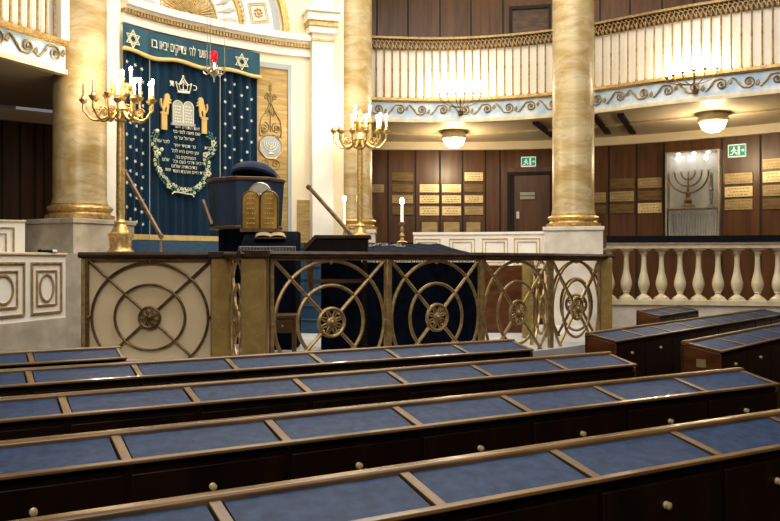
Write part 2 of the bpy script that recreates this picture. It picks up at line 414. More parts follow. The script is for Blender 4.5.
# lunette: fan, shells and arches over the cornice
ls = ark.px(187); lz = EYE+3.60
def ring(r0, r1, y, a0=0, a1=PI, n=40):
    mb = MB(); vs = []; fs = []
    for i in range(n+1):
        a = lerp(a0, a1, i/n)
        for r, yy in ((r0,0),(r0,y),(r1,y),(r1,0)): vs.append((ls-r*math.cos(a), yy, lz+r*math.sin(a)))
    for i in range(n):
        for q in range(4): fs.append((4*i+q, 4*i+4+q, 4*i+4+(q+1)%4, 4*i+(q+1)%4))
    fs += [(0,1,2,3),(4*n+3,4*n+2,4*n+1,4*n)]
    return mb.add(vs, fs)
lun = thing('lunette', 'gilded sunburst lunette with white arches above the blue ark curtain', 'ornament', tuple(ark.W(ls, lz, 0)))
ark.bend(ring(0.01, 1.0, -.015)).build('ground','white',lun,world=True)
mb = MB()
for i in range(25):
    a = PI*(i+.5)/25; w = .034
    mb.prism([(ls-.07*math.cos(a-w), lz+.07*math.sin(a-w)), (ls-.41*math.cos(a-w), lz+.41*math.sin(a-w)), (ls-.45*math.cos(a), lz+.45*math.sin(a)), (ls-.41*math.cos(a+w), lz+.41*math.sin(a+w)), (ls-.07*math.cos(a+w), lz+.07*math.sin(a+w))], -.06, -.01)
ark.bend(mb).build('sun_rays','gold',lun,world=True)
mb = MB()
for i in range(15):
    a = PI*(i+.5)/15; w = .05
    for (r0, r1, ww) in ((.50,.80,w),):
        mb.prism([(ls-r0*math.cos(a), lz+r0*math.sin(a)), (ls-(r1-.1)*math.cos(a-ww), lz+(r1-.1)*math.sin(a-ww)), (ls-r1*math.cos(a), lz+r1*math.sin(a)), (ls-(r1-.1)*math.cos(a+ww), lz+(r1-.1)*math.sin(a+ww))], -.05, -.01)
ark.bend(mb).build('shell_leaves','embrogrey',lun,world=True)
mb = ring(.83,.88,-.06)
for i in range(40):
    a = PI*(i+.5)/40; mb.ball((ls-.9*math.cos(a), -.04, lz+.9*math.sin(a)), .028, 6, 4)
mb.merge(ring(.455,.475,-.05)); ark.bend(mb).build('gilded_border','gold',lun,world=True)
ark.bend(ring(.95,1.40,-.05)).build('arch_band','white',lun,world=True)
ark.bend(ring(1.40,1.52,-.03)).build('arch_grey_band','grey',lun,world=True)  # grey painted ring between the white band and the outer arch
ark.bend(ring(1.57,1.67,-.08)).build('outer_arch','gold',lun,world=True)
for a in (.22, .22+PI/5, .22+2*PI/5, PI-.22-2*PI/5, PI-.22-PI/5, PI-.22):
    cx, cz = ls+1.175*math.cos(a), lz+1.175*math.sin(a)
    mb = MB(); T = Matrix.Translation((cx,0,cz)) @ Matrix.Rotation(-a, 4, 'Y'); mb.T = T
    for e in (.15,.12):
        pts = [(-e,-.06,-e),(e,-.06,-e),(e,-.06,e),(-e,-.06,e)]; mb.tube(pts, .01, 4, closed=True)
    for k in range(8):
        b = k*PI/4; mb.ball((.06*math.cos(b),-.055,.06*math.sin(b)), .025, 6, 4)
    mb.ball((0,-.06,0), .03, 6, 4); mb.T = None
    ark.bend(mb).build('coffer_rosette','gold',lun,world=True)

# ------------------------------------------------------------------ gilt side panel with menorah roundel
gp0, gp1 = ark.px(254), ark.px(291.5,.03)
zt = A(285,65)[1]
pn = thing('wall_panel', 'tall gilded wall panel with scrollwork and an octagonal menorah emblem beside the ark curtain', 'panel', tuple(ark.W((gp0+gp1)/2, AF, 0)))
ark.sweep(gp0, gp1-.06, -.012, 0, AF+.1, zt-.08).build('gold_ground','goldleaf',pn,world=True)
mb = ark.sweep(gp1-.06, gp1, -.035, 0, AF+.1, zt, 1); ark.sweep(gp0, gp1, -.035, 0, zt-.08, zt, 3, mb)
mb.build('grey_frame','grey',pn,world=True)
pc = ark.px(270); oz = A(270,147)[1]; K = 12.35/790
mb = MB()
def spir(mb, cx, cz, r, turns, sgn, a0, th=.008, y=-.022):
    pts = []
    for j in range(24):
        q = j/23; a = a0+sgn*q*turns*2*PI; rr = r*(1-q*.88); pts.append((cx+rr*math.cos(a), y, cz+rr*math.sin(a)))
    mb.tube(pts, th, 5)
for sg in (-1,1):
    spir(mb, pc+sg*.10, A(270,128)[1], .085, 1.7, sg, PI/2)
    spir(mb, pc+sg*.06, A(270,113)[1], .05, 1.4, -sg, -PI/2)
    spir(mb, pc+sg*.075, A(270,97)[1], .05, 1.3, sg, PI/2)
    mb.tube([(pc+sg*.185,-.022,A(270,130)[1]), (pc+sg*.16,-.022,A(270,120)[1]), (pc+sg*.07,-.022,A(270,112)[1]), (pc+sg*.02,-.022,A(270,104)[1]), (pc+sg*.05,-.022,A(270,97)[1])], .009, 5)
    mb.tube([(pc+sg*.185,-.022,A(270,130)[1]), (pc+sg*.17,-.022,A(270,137)[1]), (pc+sg*.12,-.022,A(270,136)[1])], .009, 5)
    for yy in (164,178,192,206,220):
        spir(mb, pc+sg*.085, A(270,yy)[1], .08, 1.6, sg if yy%3 else -sg, -PI/2)
    spir(mb, pc+sg*.11, oz+.02+.24, .06, 1.4, sg, 0)
mb.tube([(pc,-.022,A(270,132)[1]), (pc,-.022,A(270,86)[1])], .009, 5)
for yy in (86,90,96,103,110): mb.prism([(pc-.03,A(270,yy)[1]),(pc,A(270,yy)[1]+.05),(pc+.03,A(270,yy)[1]),(pc,A(270,yy)[1]-.03)], -.03, -.01)
ark.bend(mb).build('scrollwork','bronze',pn,world=True)
mb = MB(); ro = .185
mb.prism([(pc+ro*math.cos(PI/8+k*PI/4), oz+ro*math.sin(PI/8+k*PI/4)) for k in range(8)], -.025, -.01)
ark.bend(mb).build('octagon','grey',pn,world=True)
def menorah2d(mb, cx, cz, s, y, th):
    for k in range(1,4):
        r = s*.3*k
        mb.tube([(cx+r*math.cos(a), y, cz+r*math.sin(a)) for a in [PI+PI*j/14 for j in range(15)]], th, 5)
    mb.tube([(cx,y,cz),(cx,y,cz-s*1.25)], th, 5)
    for k in range(-3,4): mb.tube([(cx+s*.3*k,y,cz),(cx+s*.3*k,y,cz+s*.1)], th*1.5, 5)
    mb.tube([(cx-s*.4,y,cz-s*1.25),(cx+s*.4,y,cz-s*1.25)], th*1.4, 5); mb.tube([(cx-s*.22,y,cz-s*1.12),(cx+s*.22,y,cz-s*1.12)], th*1.2, 5)
mb = MB(); menorah2d(mb, pc, oz+.05, .125, -.032, .007)
ark.bend(mb).build('menorah_emblem','embro',pn,world=True)
mb = MB(); mb.tube([(pc+(ro+.012)*math.cos(PI/8+k*PI/4), -.025, oz+(ro+.012)*math.sin(PI/8+k*PI/4)) for k in range(8)], .012, 5, closed=True)
ark.bend(mb).build('octagon_rim','gold',pn,world=True)

# gilded niche low on the wall and pilasters
a0, a1 = ark.px(297), ark.px(310)
ark.sweep(a0, a1, -.03, 0, AF+.02, A(303,200)[1], 2).build('trim_10','goldleaf',**S)
def pilaster(name, p0, p1, off, ztop, cap):
    a0, a1 = ark.px(p0,off), ark.px(p1,off)
    ark.sweep(a0, a1, -off, 0, AF-.3, ztop, 2).build(name,'white',**S)
pilaster('trim_11', 104, 119.5, .08, 8.6, False)
a0, a1 = ark.px(312.5,.2), ark.px(333.5,.2)
ark.sweep(a0, a1, -.20, 0, 0, 8.6, 2).build('trim_12','white',**S)
mb = ark.sweep(a0-.06, a1+.05, -.26, 0, EYE+3.62, EYE+3.72, 2); ark.sweep(a0-.1, a1+.08, -.32, 0, EYE+3.80, EYE+3.93, 2, mb); ark.sweep(a0-.13, a1+.1, -.36, 0, EYE+3.93, EYE+3.98, 2, mb)
mb.build('trim_13','white',**S)
mb = ark.sweep(a0-.075, a1+.06, -.285, 0, EYE+3.72, EYE+3.80, 2); ark.sweep(a0-.01, a1+.01, -.22, 0, EYE+3.50, EYE+3.53, 2, mb)
mb.build('trim_14','gold',**S)

# ------------------------------------------------------------------ ark platform, steps, bimah platform
Lw = [(-4.4,8.9),(-3.4,9.1),(-2.35,9.95),(-1.75,10.75),(-1.6,11.6),(-.2,12.3),(-.2,13.0),(-2.0,12.9),(-4.3,10.8),(-5.2,9.6)]
MB().slab(Lw, 0, 1.65).build('trim_15','stone',**S)
Up = [(-4.2,9.75),(-3.35,9.95),(-2.6,10.75),(-1.95,11.45),(-.35,12.35),(-.35,13.0),(-2.0,12.9),(-4.3,10.8)]
MB().slab(Up, 1.65, AF).build('trim_16','carpet',**S)
PF = .60
rail_line = [(-3.02,7.70),(-1.72,7.70),(-1.15,6.75),(-1.03,6.80),(-.02,7.38),(.93,8.05),(1.78,8.75),(2.55,9.60)]
plat = [(-3.06,7.62),(-1.75,7.62),(-1.22,6.64),(-1.0,6.70),(.02,7.30),(.98,7.98),(1.84,8.68),(2.72,9.58),(2.9,11.9),(-.2,12.5),(-1.5,11.6),(-2.35,9.95),(-3.4,9.1),(-3.06,8.6)]
MB().slab(plat, 0, PF).build('trim_17','palefloor',**S)
# carpeted stair from the bimah up to the ark
st = thing('carpeted_stair', 'blue carpeted steps rising from the railed platform to the ark', 'stairs', (-1.13,10.55,PF), R(-14))
mb = MB()
for k in range(7): mb.box(-.62,.62, .2*k, 1.5, 0, .1757*(k+1))
mb.build('steps','carpet',st)
mb = MB()
for k in range(7): mb.box(-.60,.60, .2*k-.012, .2*k+.02, .1757*(k+1)-.012, .1757*(k+1)+.006)
mb.build('step_nosings','bluecloth',st)
def stair_rail(p, q, label):
    mb = MB(); a = Vector(p); b = Vector(q); d = b-a
    mb.tube([a, a+d*.5, b], .028, 8); mb.ball(a, .04, 8, 6); mb.ball(b, .035, 8, 6)
    return mb
def P3(px, py, Y): return (PX(px,Y), Y, PZ(py,Y))
def rail_thing(p, q, label):
    root = thing('stair_handrail', label, 'handrail', (q[0], q[1], q[2]-.02))
    stair_rail(p, q, '').build('rail','railwood',root,world=True)
    mb = MB(); mb.tube([q, (q[0], q[1], AF-.15 if q[2] > AF-.1 else PF)], .014, 6); mb.build('post','iron',root,world=True)
    return root
rail_thing(P3(125,172,10.2), P3(161,236,9.9), 'slanting wooden handrail in front of the left part of the blue curtain')
rail_thing(P3(309,187,10.3), P3(356,240,9.95), 'slanting wooden handrail rising behind the dark lectern')

# ------------------------------------------------------------------ columns
def column(x, y, rot, ps, label, plo, ztop=8.6, mat='ymarble', r=.325, plm='stone', psy=None):
    c = thing('marble_column', label, 'column', (x, y, 0), rot)
    MB().lathe([(r+.015,2.28),(r,2.36),(r*.985,ztop)], n=40).build('shaft',mat,c)
    MB().lathe([(r+.07,2.08),(r+.095,2.10),(r+.095,2.135),(r+.05,2.15),(r+.035,2.175),(r+.06,2.20),(r+.075,2.225),(r+.06,2.25),(r+.02,2.265),(r+.02,2.28)], n=40).build('gilded_base','gold',c)
    mb = MB(); h = ps/2; hy = (psy or ps)/2
    mb.box(-h,h,-hy,hy,plo,2.02); mb.box(-h-.02,h+.02,-hy-.02,hy+.02,2.02,2.08)
    mb.build('plinth',plm,c,bevel=.008)
    return c
column(-3.95, 10.07, R(60), .93, 'leftmost yellow marble column with gold base on a grey stone plinth', 0)
column(-.635, 13.3, 0, .78, 'yellow marble column between the white pilaster and the balcony', 0, plm='lstone', r=.335)
column(2.83, 12.2, R(-13), .86, 'yellow marble column in front of the balcony, right of the dark door', 0, plm='lstone', r=.318)

# ------------------------------------------------------------------ ark curtain
cur = thing('ark_curtain', 'deep blue velvet ark curtain with embroidered tablets, lions, crown and Hebrew lines', 'curtain', tuple(ark.W(ark.px(190), AF, .1)))
c0, c1 = ark.px(123.4,.09), ark.px(257,.09); cb, ct = AF+.06, EYE+3.22
sl, sr = ark.px(149.5,.11), ark.px(220,.11)
def fold(s):
    k = 1 if (s < sl or s > sr) else .55
    return -.075-.026*k*math.sin(s*46+.6*math.sin(s*9))-.012*math.sin(s*17)
mb = MB().grid(160, 14, lambda u, v: (lerp(c0,c1,u), fold(lerp(c0,c1,u)), lerp(cb,ct,v)))
ark.bend(mb).build('cloth','velvet',cur,world=True,sharp=80)
mb = MB().grid(120, 2, lambda u, v: (lerp(c0,c1,u), fold(lerp(c0,c1,u))-.012, lerp(cb-.03,cb+.045,v)))
ark.bend(mb).build('bottom_fringe','embrogold',cur,world=True,sharp=80)
d0, d1 = ark.px(123,.13), ark.px(260.5,.13); pb = EYE+2.86
def pwave(u): return .022*math.sin(u*17+1)
mb = MB().grid(120, 6, lambda u, v: (lerp(d0,d1,u), -.125-.014*math.sin(u*55)-.008*math.sin(u*23), lerp(pb+pwave(u), EYE+3.22, v)))
pel = ark.bend(mb).build('pelmet','velvet2',cur,world=True,sharp=80)
mb = MB()
for i in range(90):
    u = i/89; mb.ball((lerp(d0,d1,u), -.15-.008*math.sin(u*23), pb+pwave(u)), .026, 6, 4)
mb.tube([(lerp(d0,d1,i/60), -.15, pb+.02+pwave(i/60)) for i in range(61)], .016, 5)
ark.bend(mb).build('fringe','embrogold',pel,world=True)
def star(mb, cx, cz, r, y, th):
    for o in (PI/2, -PI/2): mb.tube([(cx+r*math.cos(o+k*2*PI/3), y, cz+r*math.sin(o+k*2*PI/3)) for k in range(3)], th, 4, closed=True)
for px in (132.5, 241.5):
    mb = MB(); zz = EYE+3.035; cx = ark.px(px,.14); star(mb, cx, zz, .12, -.152, .013); star(mb, cx, zz, .078, -.152, .007)
    ark.bend(mb).build('star_of_david','embro',pel,world=True)
def fit_text(w, px0, px1, z, h, y, yo=0):
    s0_, s1_ = ark.px(px0,.14), ark.px(px1,.14); t = text_mesh(heb(w), h, .004)
    x0 = min(p.x for p in t.v); x1 = max(p.x for p in t.v); k = (s1_-s0_)/(x1-x0)
    t.v = [Vector(((p.x-x0)*k+s0_, p.y+y, p.z+z)) for p in t.v]
    return t
for px0, px1, w in ((151,157,'בו'),(159,167.5,'יבאו'),(170,185.5,'צדיקים'),(188.5,195,'לה׳'),(197.5,207,'השער'),(209,212.5,'זה')):
    ark.bend(fit_text(w, px0, px1, EYE+3.05, .19, -.158)).build('hebrew_word','embro',pel,world=True)
# silver seams and scattered stars
mb = MB()
for s in (sl, sr): mb.tube([(s, -.115, z) for z in [lerp(cb, pb, j/6) for j in range(7)]], .007, 5)
ark.bend(mb).build('braid','embrogrey',cur,world=True)
SP = []
for (a, b, n) in ((c0+.06, sl-.04, 3), (sr+.08, c1-.04, 3)):
    for r_ in range(17):
        z = pb-.13-.165*r_
        if z < cb+.1: break
        for k in range(n): SP.append((lerp(a, b, (k+.5*(r_%2))/(n-.3)), z-.03*k))
rest = MB()
for i, (s_, z) in enumerate(SP):
    mb = MB() if i < 100 else rest; y = fold(s_)-.01
    mb.ball((s_, y, z), .017, 6, 4, sy=.5)
    for an in (0, PI/3, 2*PI/3): mb.tube([(s_-.026*math.cos(an),y-.002,z-.026*math.sin(an)),(s_+.026*math.cos(an),y-.002,z+.026*math.sin(an))], .004, 4)
    if i < 100: ark.bend(mb).build('embroidered_star','embro',cur,world=True)
if rest.v: ark.bend(rest).build('embroidered_stars','embro',cur,world=True,kind='stuff')
# middle field: everything laid out about its centre line
E = -.135
def q(px, py): s, z = ark.sz(px, py, .13); return (s, z)
kx = .0185                                              # metres along the cloth per measured column near the centre
def cl(*pts): return [q(*p) for p in pts]
mb = MB()
crown = cl((176,83),(179,84.5),(180.5,82),(183,77),(185.5,82),(188,85),(191,85),(189.5,92),(176.5+1.5,91))
mb.tube([(s,E,z) for s,z in crown], .012, 5, closed=True)
inn = cl((179,85),(181,84),(183,80.5),(185,84.5),(187.5,86),(187,90.3),(180,89.5)); mb.tube([(s,E,z) for s,z in inn], .008, 5, closed=True)
mb.tube([(s,E,z) for s,z in cl((183,80),(183,91))], .007, 5); mb.tube([(s,E,z) for s,z in cl((177.5,92),(189.5,93.2))], .012, 5)
for p in cl((183,76.5),(176,82.5),(191,84.5)): mb.ball((p[0],E,p[1]), .018, 6, 4)
for t, px, py in (('ת',172,83.5),('כ',195,88)):
    s, z = q(px,py); mb.merge(shift(text_mesh(t, .13, .005), s, E, z))
ark.bend(mb).build('crown','embro',cur,world=True)
# tablets
mb = MB()
def arch(px0, px1, yb, yt, k=8):
    (s0,z0),(s1,z1) = q(px0,yb[0]), q(px1,yb[1]); zt = q((px0+px1)/2, yt)[1]; r = (s1-s0)/2; c = (s0+s1)/2
    pts = [(s0,z0),(s1,z1)]+[(c+r*math.cos(a), zt-r+r*math.sin(a)) for a in [PI*j/k for j in range(k+1)]]
    return pts
for pts in (arch(172.7,182.6,(123,124),100.5), arch(183.2,193.2,(124,125),101.8)):
    mb.prism(pts, E+.0, E+.03)
(s0,z0),(s1,z1) = q(171.2,122.5), q(195,124.5); mb.prism([(s0,z0-.035),(s1,z1-.035),(s1,z1),(s0,z0)], E-.01, E+.02)
tab = ark.bend(mb).build('tablets','embrogrey',cur,world=True)
mb = MB()
for k, (a, b) in enumerate(((172.7,182.6),(183.2,193.2))):
    pts = arch(a,b,((123,124),(124,125))[k],(100.5,101.8)[k]); mb.tube([(s,E-.004,z) for s,z in pts], .008, 4, closed=True)
    for j in range(6):
        py = 106+3*j+k*.8; (s0,z0),(s1,z1) = q(a+1.6,py), q(b-1.6,py)
        x = s0
        while x < s1-.01:
            w = random.uniform(.02,.045); mb.prism([(x,z0-.009),(min(x+w,s1),z0-.009),(min(x+w,s1),z0+.009),(x,z0+.009)], E-.006, E+.002); x += w+.012
ark.bend(mb).build('tablet_script','embro',tab,world=True)
# lions on pillars
def lion(px, py, sgn, K=.0178):
    s, z = q(px, py)
    body = [(-3,-8),(-1.6,-8),(-1.2,-4),(-.2,-2.5),(.6,-3.5),(.2,-6),(-.2,-8),(1.8,-8),(2.0,-5),(2.6,-2.5),(2.4,.2),(3.6,.8),(4.4,.2),(4.8,1.2),(3.8,2.2),(2.6,2.2),(2.6,3),(4.4,2.6),(4.8,3.6),(3,4.4),(3.2,6.4),(2.2,7.8),(.6,8.2),(-.8,7.4),(-1.6,5.8),(-1.6,4),(-2.4,2),(-3,-1),(-3.2,-3),(-4.2,-2),(-4.8,.6),(-4.2,2.6),(-4.8,3.6),(-5.6,2.2),(-5.6,-1),(-4.6,-3.6),(-3.3,-5)]
    pts = [(s+sgn*x*K, z+y*K) for x, y in body]
    return pts
for lx_, ly_, sg in ((166,103.5,1),(201.5,107.5,-1)):
    mb = MB(); mb.prism(lion(lx_,ly_,sg), E-.012, E+.02); ark.bend(mb).build('lion','embrogold',cur,world=True)
for (a, b, y0, y1) in ((161.5,167,111.5,130),(201.8,206.8,117,134)):
    mb = MB(); s0, z0 = q(a,y0); s1, z1 = q(b,y1); mb.prism([(s0,z1),(s1,z1),(s1,z0),(s0,z0)], E-.004, E+.02)
    mb.prism([(s0-.015,z0-.03),(s1+.015,z0-.03),(s1+.015,z0),(s0-.015,z0)], E-.012, E+.02)
    ark.bend(mb).build('pillar','embrogold',cur,world=True)
# embroidered lines
LN = [(186.5,127.8,'זאת התורה אשר'),(186.5,132.8,'שם משה לפני בני'),(184,138.6,'ישראל על פי'),(161.5,141,'לזכר עולם'),(184.5,146.2,'נר תמיד יאיר'),(208,148.3,'בבית'),
      (185,152,'עץ חיים היא לכל'),(185.5,157.8,'המחזיקים בה'),(165.5,159.5,'שלום'),(189,162.7,'דרכיה דרכי נעם וכל'),(184,167,'נתיבותיה שלום'),(168,169.5,'אמת'),(190,172.3,'תורת חיים ואהבת חסד')]
for px, py, w in LN:
    s, z = q(px, py); t = text_mesh(heb(w), .070, .003); hw_ = max(p.x for p in t.v)
    tw = {13:.21,14:.21,10:.16}.get(len(w), .0078*len(w)*1.9); k = min(1, tw/hw_); t.v = [Vector((p.x*k, p.y, p.z)) for p in t.v]
    ark.bend(shift(t, s, E, z)).build('hebrew_verse_line','embro',cur,world=True)
# wreath
ctrl = [(157,131),(153.5,138),(154,146),(158,153),(156,160),(158,168),(163,177),(169,184),(176,189),(185,190.5),(194,190),(201,185),(206,177),(208,167),(206,158),(212,152),(214,145),(213,138),(209,135)]
pts = [q(*p) for p in ctrl]; wp = Path([(a,b) for a,b in pts], 8)
mb = MB(); mg = MB()
mg.tube([(p.x, E, p.y) for p in wp.p], .008, 5)
n = 46
for i in range(n):
    d = wp.L*i/(n-1); p, t, nn = wp.at(d)
    big = .036 if (i % 5 == 2) else .02
    if 3 < i < n-3:
        o = nn*random.uniform(-.04,.04)
        for k in range(5):
            a = k*2*PI/5; mb.ball((p.x+o.x+big*.8*math.cos(a), E-.006, p.y+o.y+big*.8*math.sin(a)), big*.55, 5, 3)
    for sg in (-1,1):
        b = p+nn*sg*.055+t*.03; c = p+nn*sg*.02
        mg.prism([(c.x,c.y),(lerp(c.x,b.x,.5)+t.x*.02,lerp(c.y,b.y,.5)+t.y*.02),(b.x,b.y),(lerp(c.x,b.x,.5)-t.x*.02,lerp(c.y,b.y,.5)-t.y*.02)], E, E+.012)
for p in cl((157,131),(161.5,149.5),(159,153.5)): mb.ball((p[0],E,p[1]), .032, 6, 4)
ark.bend(mb).build('wreath_blossoms','embro',cur,world=True)
ark.bend(mg).build('wreath_leaves','leaf',cur,world=True)
mb = MB(); mb.tube([(s,E,z) for s,z in cl((172,194),(174,192),(180,192.5),(186,194),(192,194.5),(194,197))], .012, 5)
ark.bend(mb).build('ribbon','embro',cur,world=True)

# ------------------------------------------------------------------ eternal light
Y = 10.2
et = thing('hanging_lamp', 'hanging eternal lamp with ruby glass on thin chains before the ark curtain', 'lamp', P3(214,82,Y))
cx, _, zc = P3(214,70,Y)
mb = MB(); mb.lathe([(.004,-.16),(.012,-.12),(.01,-.1),(.05,-.05),(.065,-.02),(.06,.02),(.035,.05),(.03,.10)], (cx,Y,zc), 14)
for k in range(6):
    a = k*PI/3; pts = [(cx+math.cos(a)*r, Y+math.sin(a)*r, zc+z) for r, z in ((.05,-.04),(.1,-.06),(.14,-.02),(.13,.03),(.10,.02))]
    mb.tube(pts, .009, 5)
mb.build('lamp_body','silver',et,world=True)
MB().lathe([(.02,.08),(.04,.11),(.048,.2),(.04,.24)], (cx,Y,zc), 14).build('ruby_glass','ruby',et,world=True)
for k in range(3):
    a = k*2*PI/3+.4; mb = MB(); mb.tube([(cx+.14*math.cos(a),Y+.14*math.sin(a),zc), (cx+.07*math.cos(a),Y+.07*math.sin(a),8.6)], .0045, 4); mb.build('chain','silver',et,world=True)

# ------------------------------------------------------------------ candelabra
def candelabrum(x, y, z0, ztop, cupz, arms, label, lit, Rr, pole_r):
    c = thing('candelabrum', label, 'candelabrum', (x, y, z0))
    h = cupz-z0
    prof = [(.15,0),(.155,.03),(.135,.05),(.125,.08),(.135,.20),(.15,.22),(.15,.24),(.11,.26),(.09,.30),(.065,.36),(.08,.38),(.055,.40),(pole_r*.9,.42),(pole_r,.5),(pole_r*.95,h*.6),(pole_r*.85,h-.28),(pole_r*1.3,h-.27),(pole_r*1.3,h-.25),(pole_r*.8,h-.24)]
    MB().lathe(prof, n=20).build('stand','gold',c)
    mb = MB().lathe([(pole_r*.8,h-.24),(.085,h-.17),(.10,h-.13),(.06,h-.08),(.045,h-.03),(.075,h+.02),(.085,h+.08),(.05,h+.14),(.035,h+.2),(.055,h+.25),(.02,h+.3),(.005,h+.33)], n=16)
    for k in range(10):
        a = k*PI/5; r = .10
        mb.tube([(.03*math.cos(a),.03*math.sin(a),h+.0+.03*(k%3)), (r*math.cos(a),r*math.sin(a),h+.07+.03*(k%3)), (r*1.2*math.cos(a+.2),r*1.2*math.sin(a+.2),h+.14+.03*(k%3)), (r*.8*math.cos(a+.3),r*.8*math.sin(a+.3),h+.18+.03*(k%3))], [.012,.02,.018,.008], 5)
    mb.build('leafy_core','gold',c)
    for i, (a, r, dz) in enumerate(arms):
        ca, sa = math.cos(a), math.sin(a)
        mb = MB(); pts = []
        for j in range(15):
            t = j/14; rr = .05+(r-.05)*t+.04*math.sin(PI*t); zz = h-.13+dz*t*t-.13*math.sin(PI*min(1,t*1.05))*(1 if dz < .2 else .5)+(.0)
            pts.append((rr*ca, rr*sa, zz))
        pts.append((r*ca, r*sa, h-.03+dz)); mb.tube(pts, [.018]*8+[.015]*8, 6)
        # curl under the arm
        pts = []
        for j in range(12):
            t = j/11; an = t*1.5*2*PI; q_ = .055*(1-t*.8); m_ = r*.62
            pts.append(((m_+q_*math.cos(an))*ca, (m_+q_*math.cos(an))*sa, h-.16+dz*.35+q_*math.sin(an)))
        mb.tube(pts, .010, 5)
        arm = mb.build('arm','gold',c)
        b = (r*ca, r*sa, h+dz)
        MB().lathe([(.012,-.04),(.03,-.03),(.05,.0),(.052,.012),(.028,.016),(.022,.05),(.03,.055)], b, 12).build('candle_cup','gold',arm)
        on = lit(i)
        MB().lathe([(.012 if not on else .017,.04),(.012 if not on else .017,.19),(.006,.20)], b, 8).build('candle','candle' if on else 'wick',arm)
        if on: MB().ball((b[0],b[1],b[2]+.225), .022, 8, 6, sz=1.6).build('bulb','bulb',arm)
    return c
armsL = [(R(195),.42,-.04),(R(165),.36,.02),(R(225),.34,-.02),(R(250),.22,.02),(R(282),.25,-.06),(R(-40),.30,-.05),(R(-5),.40,-.03),(R(35),.36,-.0),(R(150),.24,.06),(R(60),.30,.06),(R(95),.10,.12),(R(10),.12,.14)]
xl, yl = PX(120.5,9.55), 9.55
candelabrum(xl, yl, 1.65, 0, PZ(99,9.55), armsL, 'branched gilt candelabrum standing before the leftmost column, its left candles unlit', lambda i: i in (4,5,6,7,9,10,11), .4, .052)
armsR = [(R(180),.40,0),(R(215),.36,-.03),(R(150),.34,.02),(R(250),.30,-.05),(R(290),.30,-.05),(R(-30),.36,-.02),(R(0),.40,0),(R(40),.34,.03),(R(90),.25,.05),(R(120),.16,.10),(R(240),.14,.12),(R(0),.15,.14)]
xr, yr = PX(360,12.0), 12.0
candelabrum(xr, yr, 1.72, 0, PZ(131,12.0), armsR, 'branched gilt candelabrum with all candles glowing before the middle column', lambda i: True, .4, .05)
MB().box(xr-.35,xr+.35,yr-.3,yr+.45,0,1.72).build('trim_18','lstone',**S)

# single candle sticks
def candlestick(px, pyf, pyb, Y, zfoot, label):
    x = PX(px, Y); zb = zfoot; zf = PZ(pyf, Y); hh = zf-zb
    c = thing('candlestick', label, 'candlestick', (x, Y, zb))
    h1 = hh*.52
    MB().lathe([(.065,0),(.07,.012),(.03,.03),(.02,.07),(.034,h1*.35),(.018,h1*.5),(.026,h1*.62),(.014,h1*.8),(.034,h1*.92),(.04,h1)], n=14).build('holder','gold',c)
    MB().lathe([(.019,h1),(.019,hh-.03),(.006,hh-.025)], n=10).build('candle','candle',c)
    MB().ball((0,0,hh+.02), .026, 8, 6, sz=1.7).build('flame','bulb',c)
    return c

# ------------------------------------------------------------------ pulpit
Y = 9.4; pcx = PX(246,Y)
pu = thing('pulpit', 'blue velvet covered pulpit with brown trim and a domed blue hood', 'pulpit', (pcx, Y, PF))
zt, zb = PZ(183,Y), PZ(227,Y)
poly = [(PX(207,Y)-pcx,.05),(PX(218,Y)-pcx,-.2),(PX(242,Y)-pcx,-.36),(PX(272,Y)-pcx,-.26),(PX(284,Y)-pcx,.0),(.38,.35),(-.38,.35)]
def sc(k): return [(x*k, y*k) for x, y in poly]
mb = MB(); n = len(poly)
base = sc(.93)
vs = [(x,y,zb-PF) for x,y in base]+[(x,y,zt-PF) for x,y in poly]
mb.add(vs, [tuple(range(n-1,-1,-1)), tuple(range(n,2*n))]+[(i,(i+1)%n,(i+1)%n+n,i+n) for i in range(n)])
mb.build('velvet_body','bluecloth',pu,sharp=20)
MB().slab(sc(1.04), zt-PF, zt-PF+.045).build('top_trim','midwood',pu,bevel=.01)
MB().slab(sc(.96), zb-PF-.035, zb-PF+.005).build('bottom_trim','midwood',pu,bevel=.01)
mb = MB(); mb.tube([(PX(204,Y)-pcx,-.05,PZ(201,Y)-PF),(PX(216,Y)-pcx,-.22,PZ(226,Y)-PF)], .028, 6); mb.build('side_rail','midwood',pu)
MB().slab(sc(.72), 0, zb-PF-.035).build('pedestal','navy',pu,sharp=20)
hx = PX(254,Y)-pcx; hz = zt-PF+.06
hood = lambda mb: mb.map(lambda p: Vector((hx,0,hz+.0)) + Matrix.Rotation(R(-17),3,'X') @ Matrix.Rotation(R(5),3,'Y') @ p)
hood(MB().lathe([(.262,.0),(.277,.02),(.272,.06),(.245,.10),(.19,.135),(.10,.155),(.001,.16)], n=28)).build('domed_hood','bluecloth',pu)
hood(MB().lathe([(.26,.0),(.25,.0),(.20,.05),(.10,.09),(.001,.10)], n=28)).build('hood_lining','navy',pu)
mb = MB(); mb.tube([(hx,.0,hz-.05),(hx,0,hz+.12)], .03, 8); mb.build('hood_stem','midwood',pu)

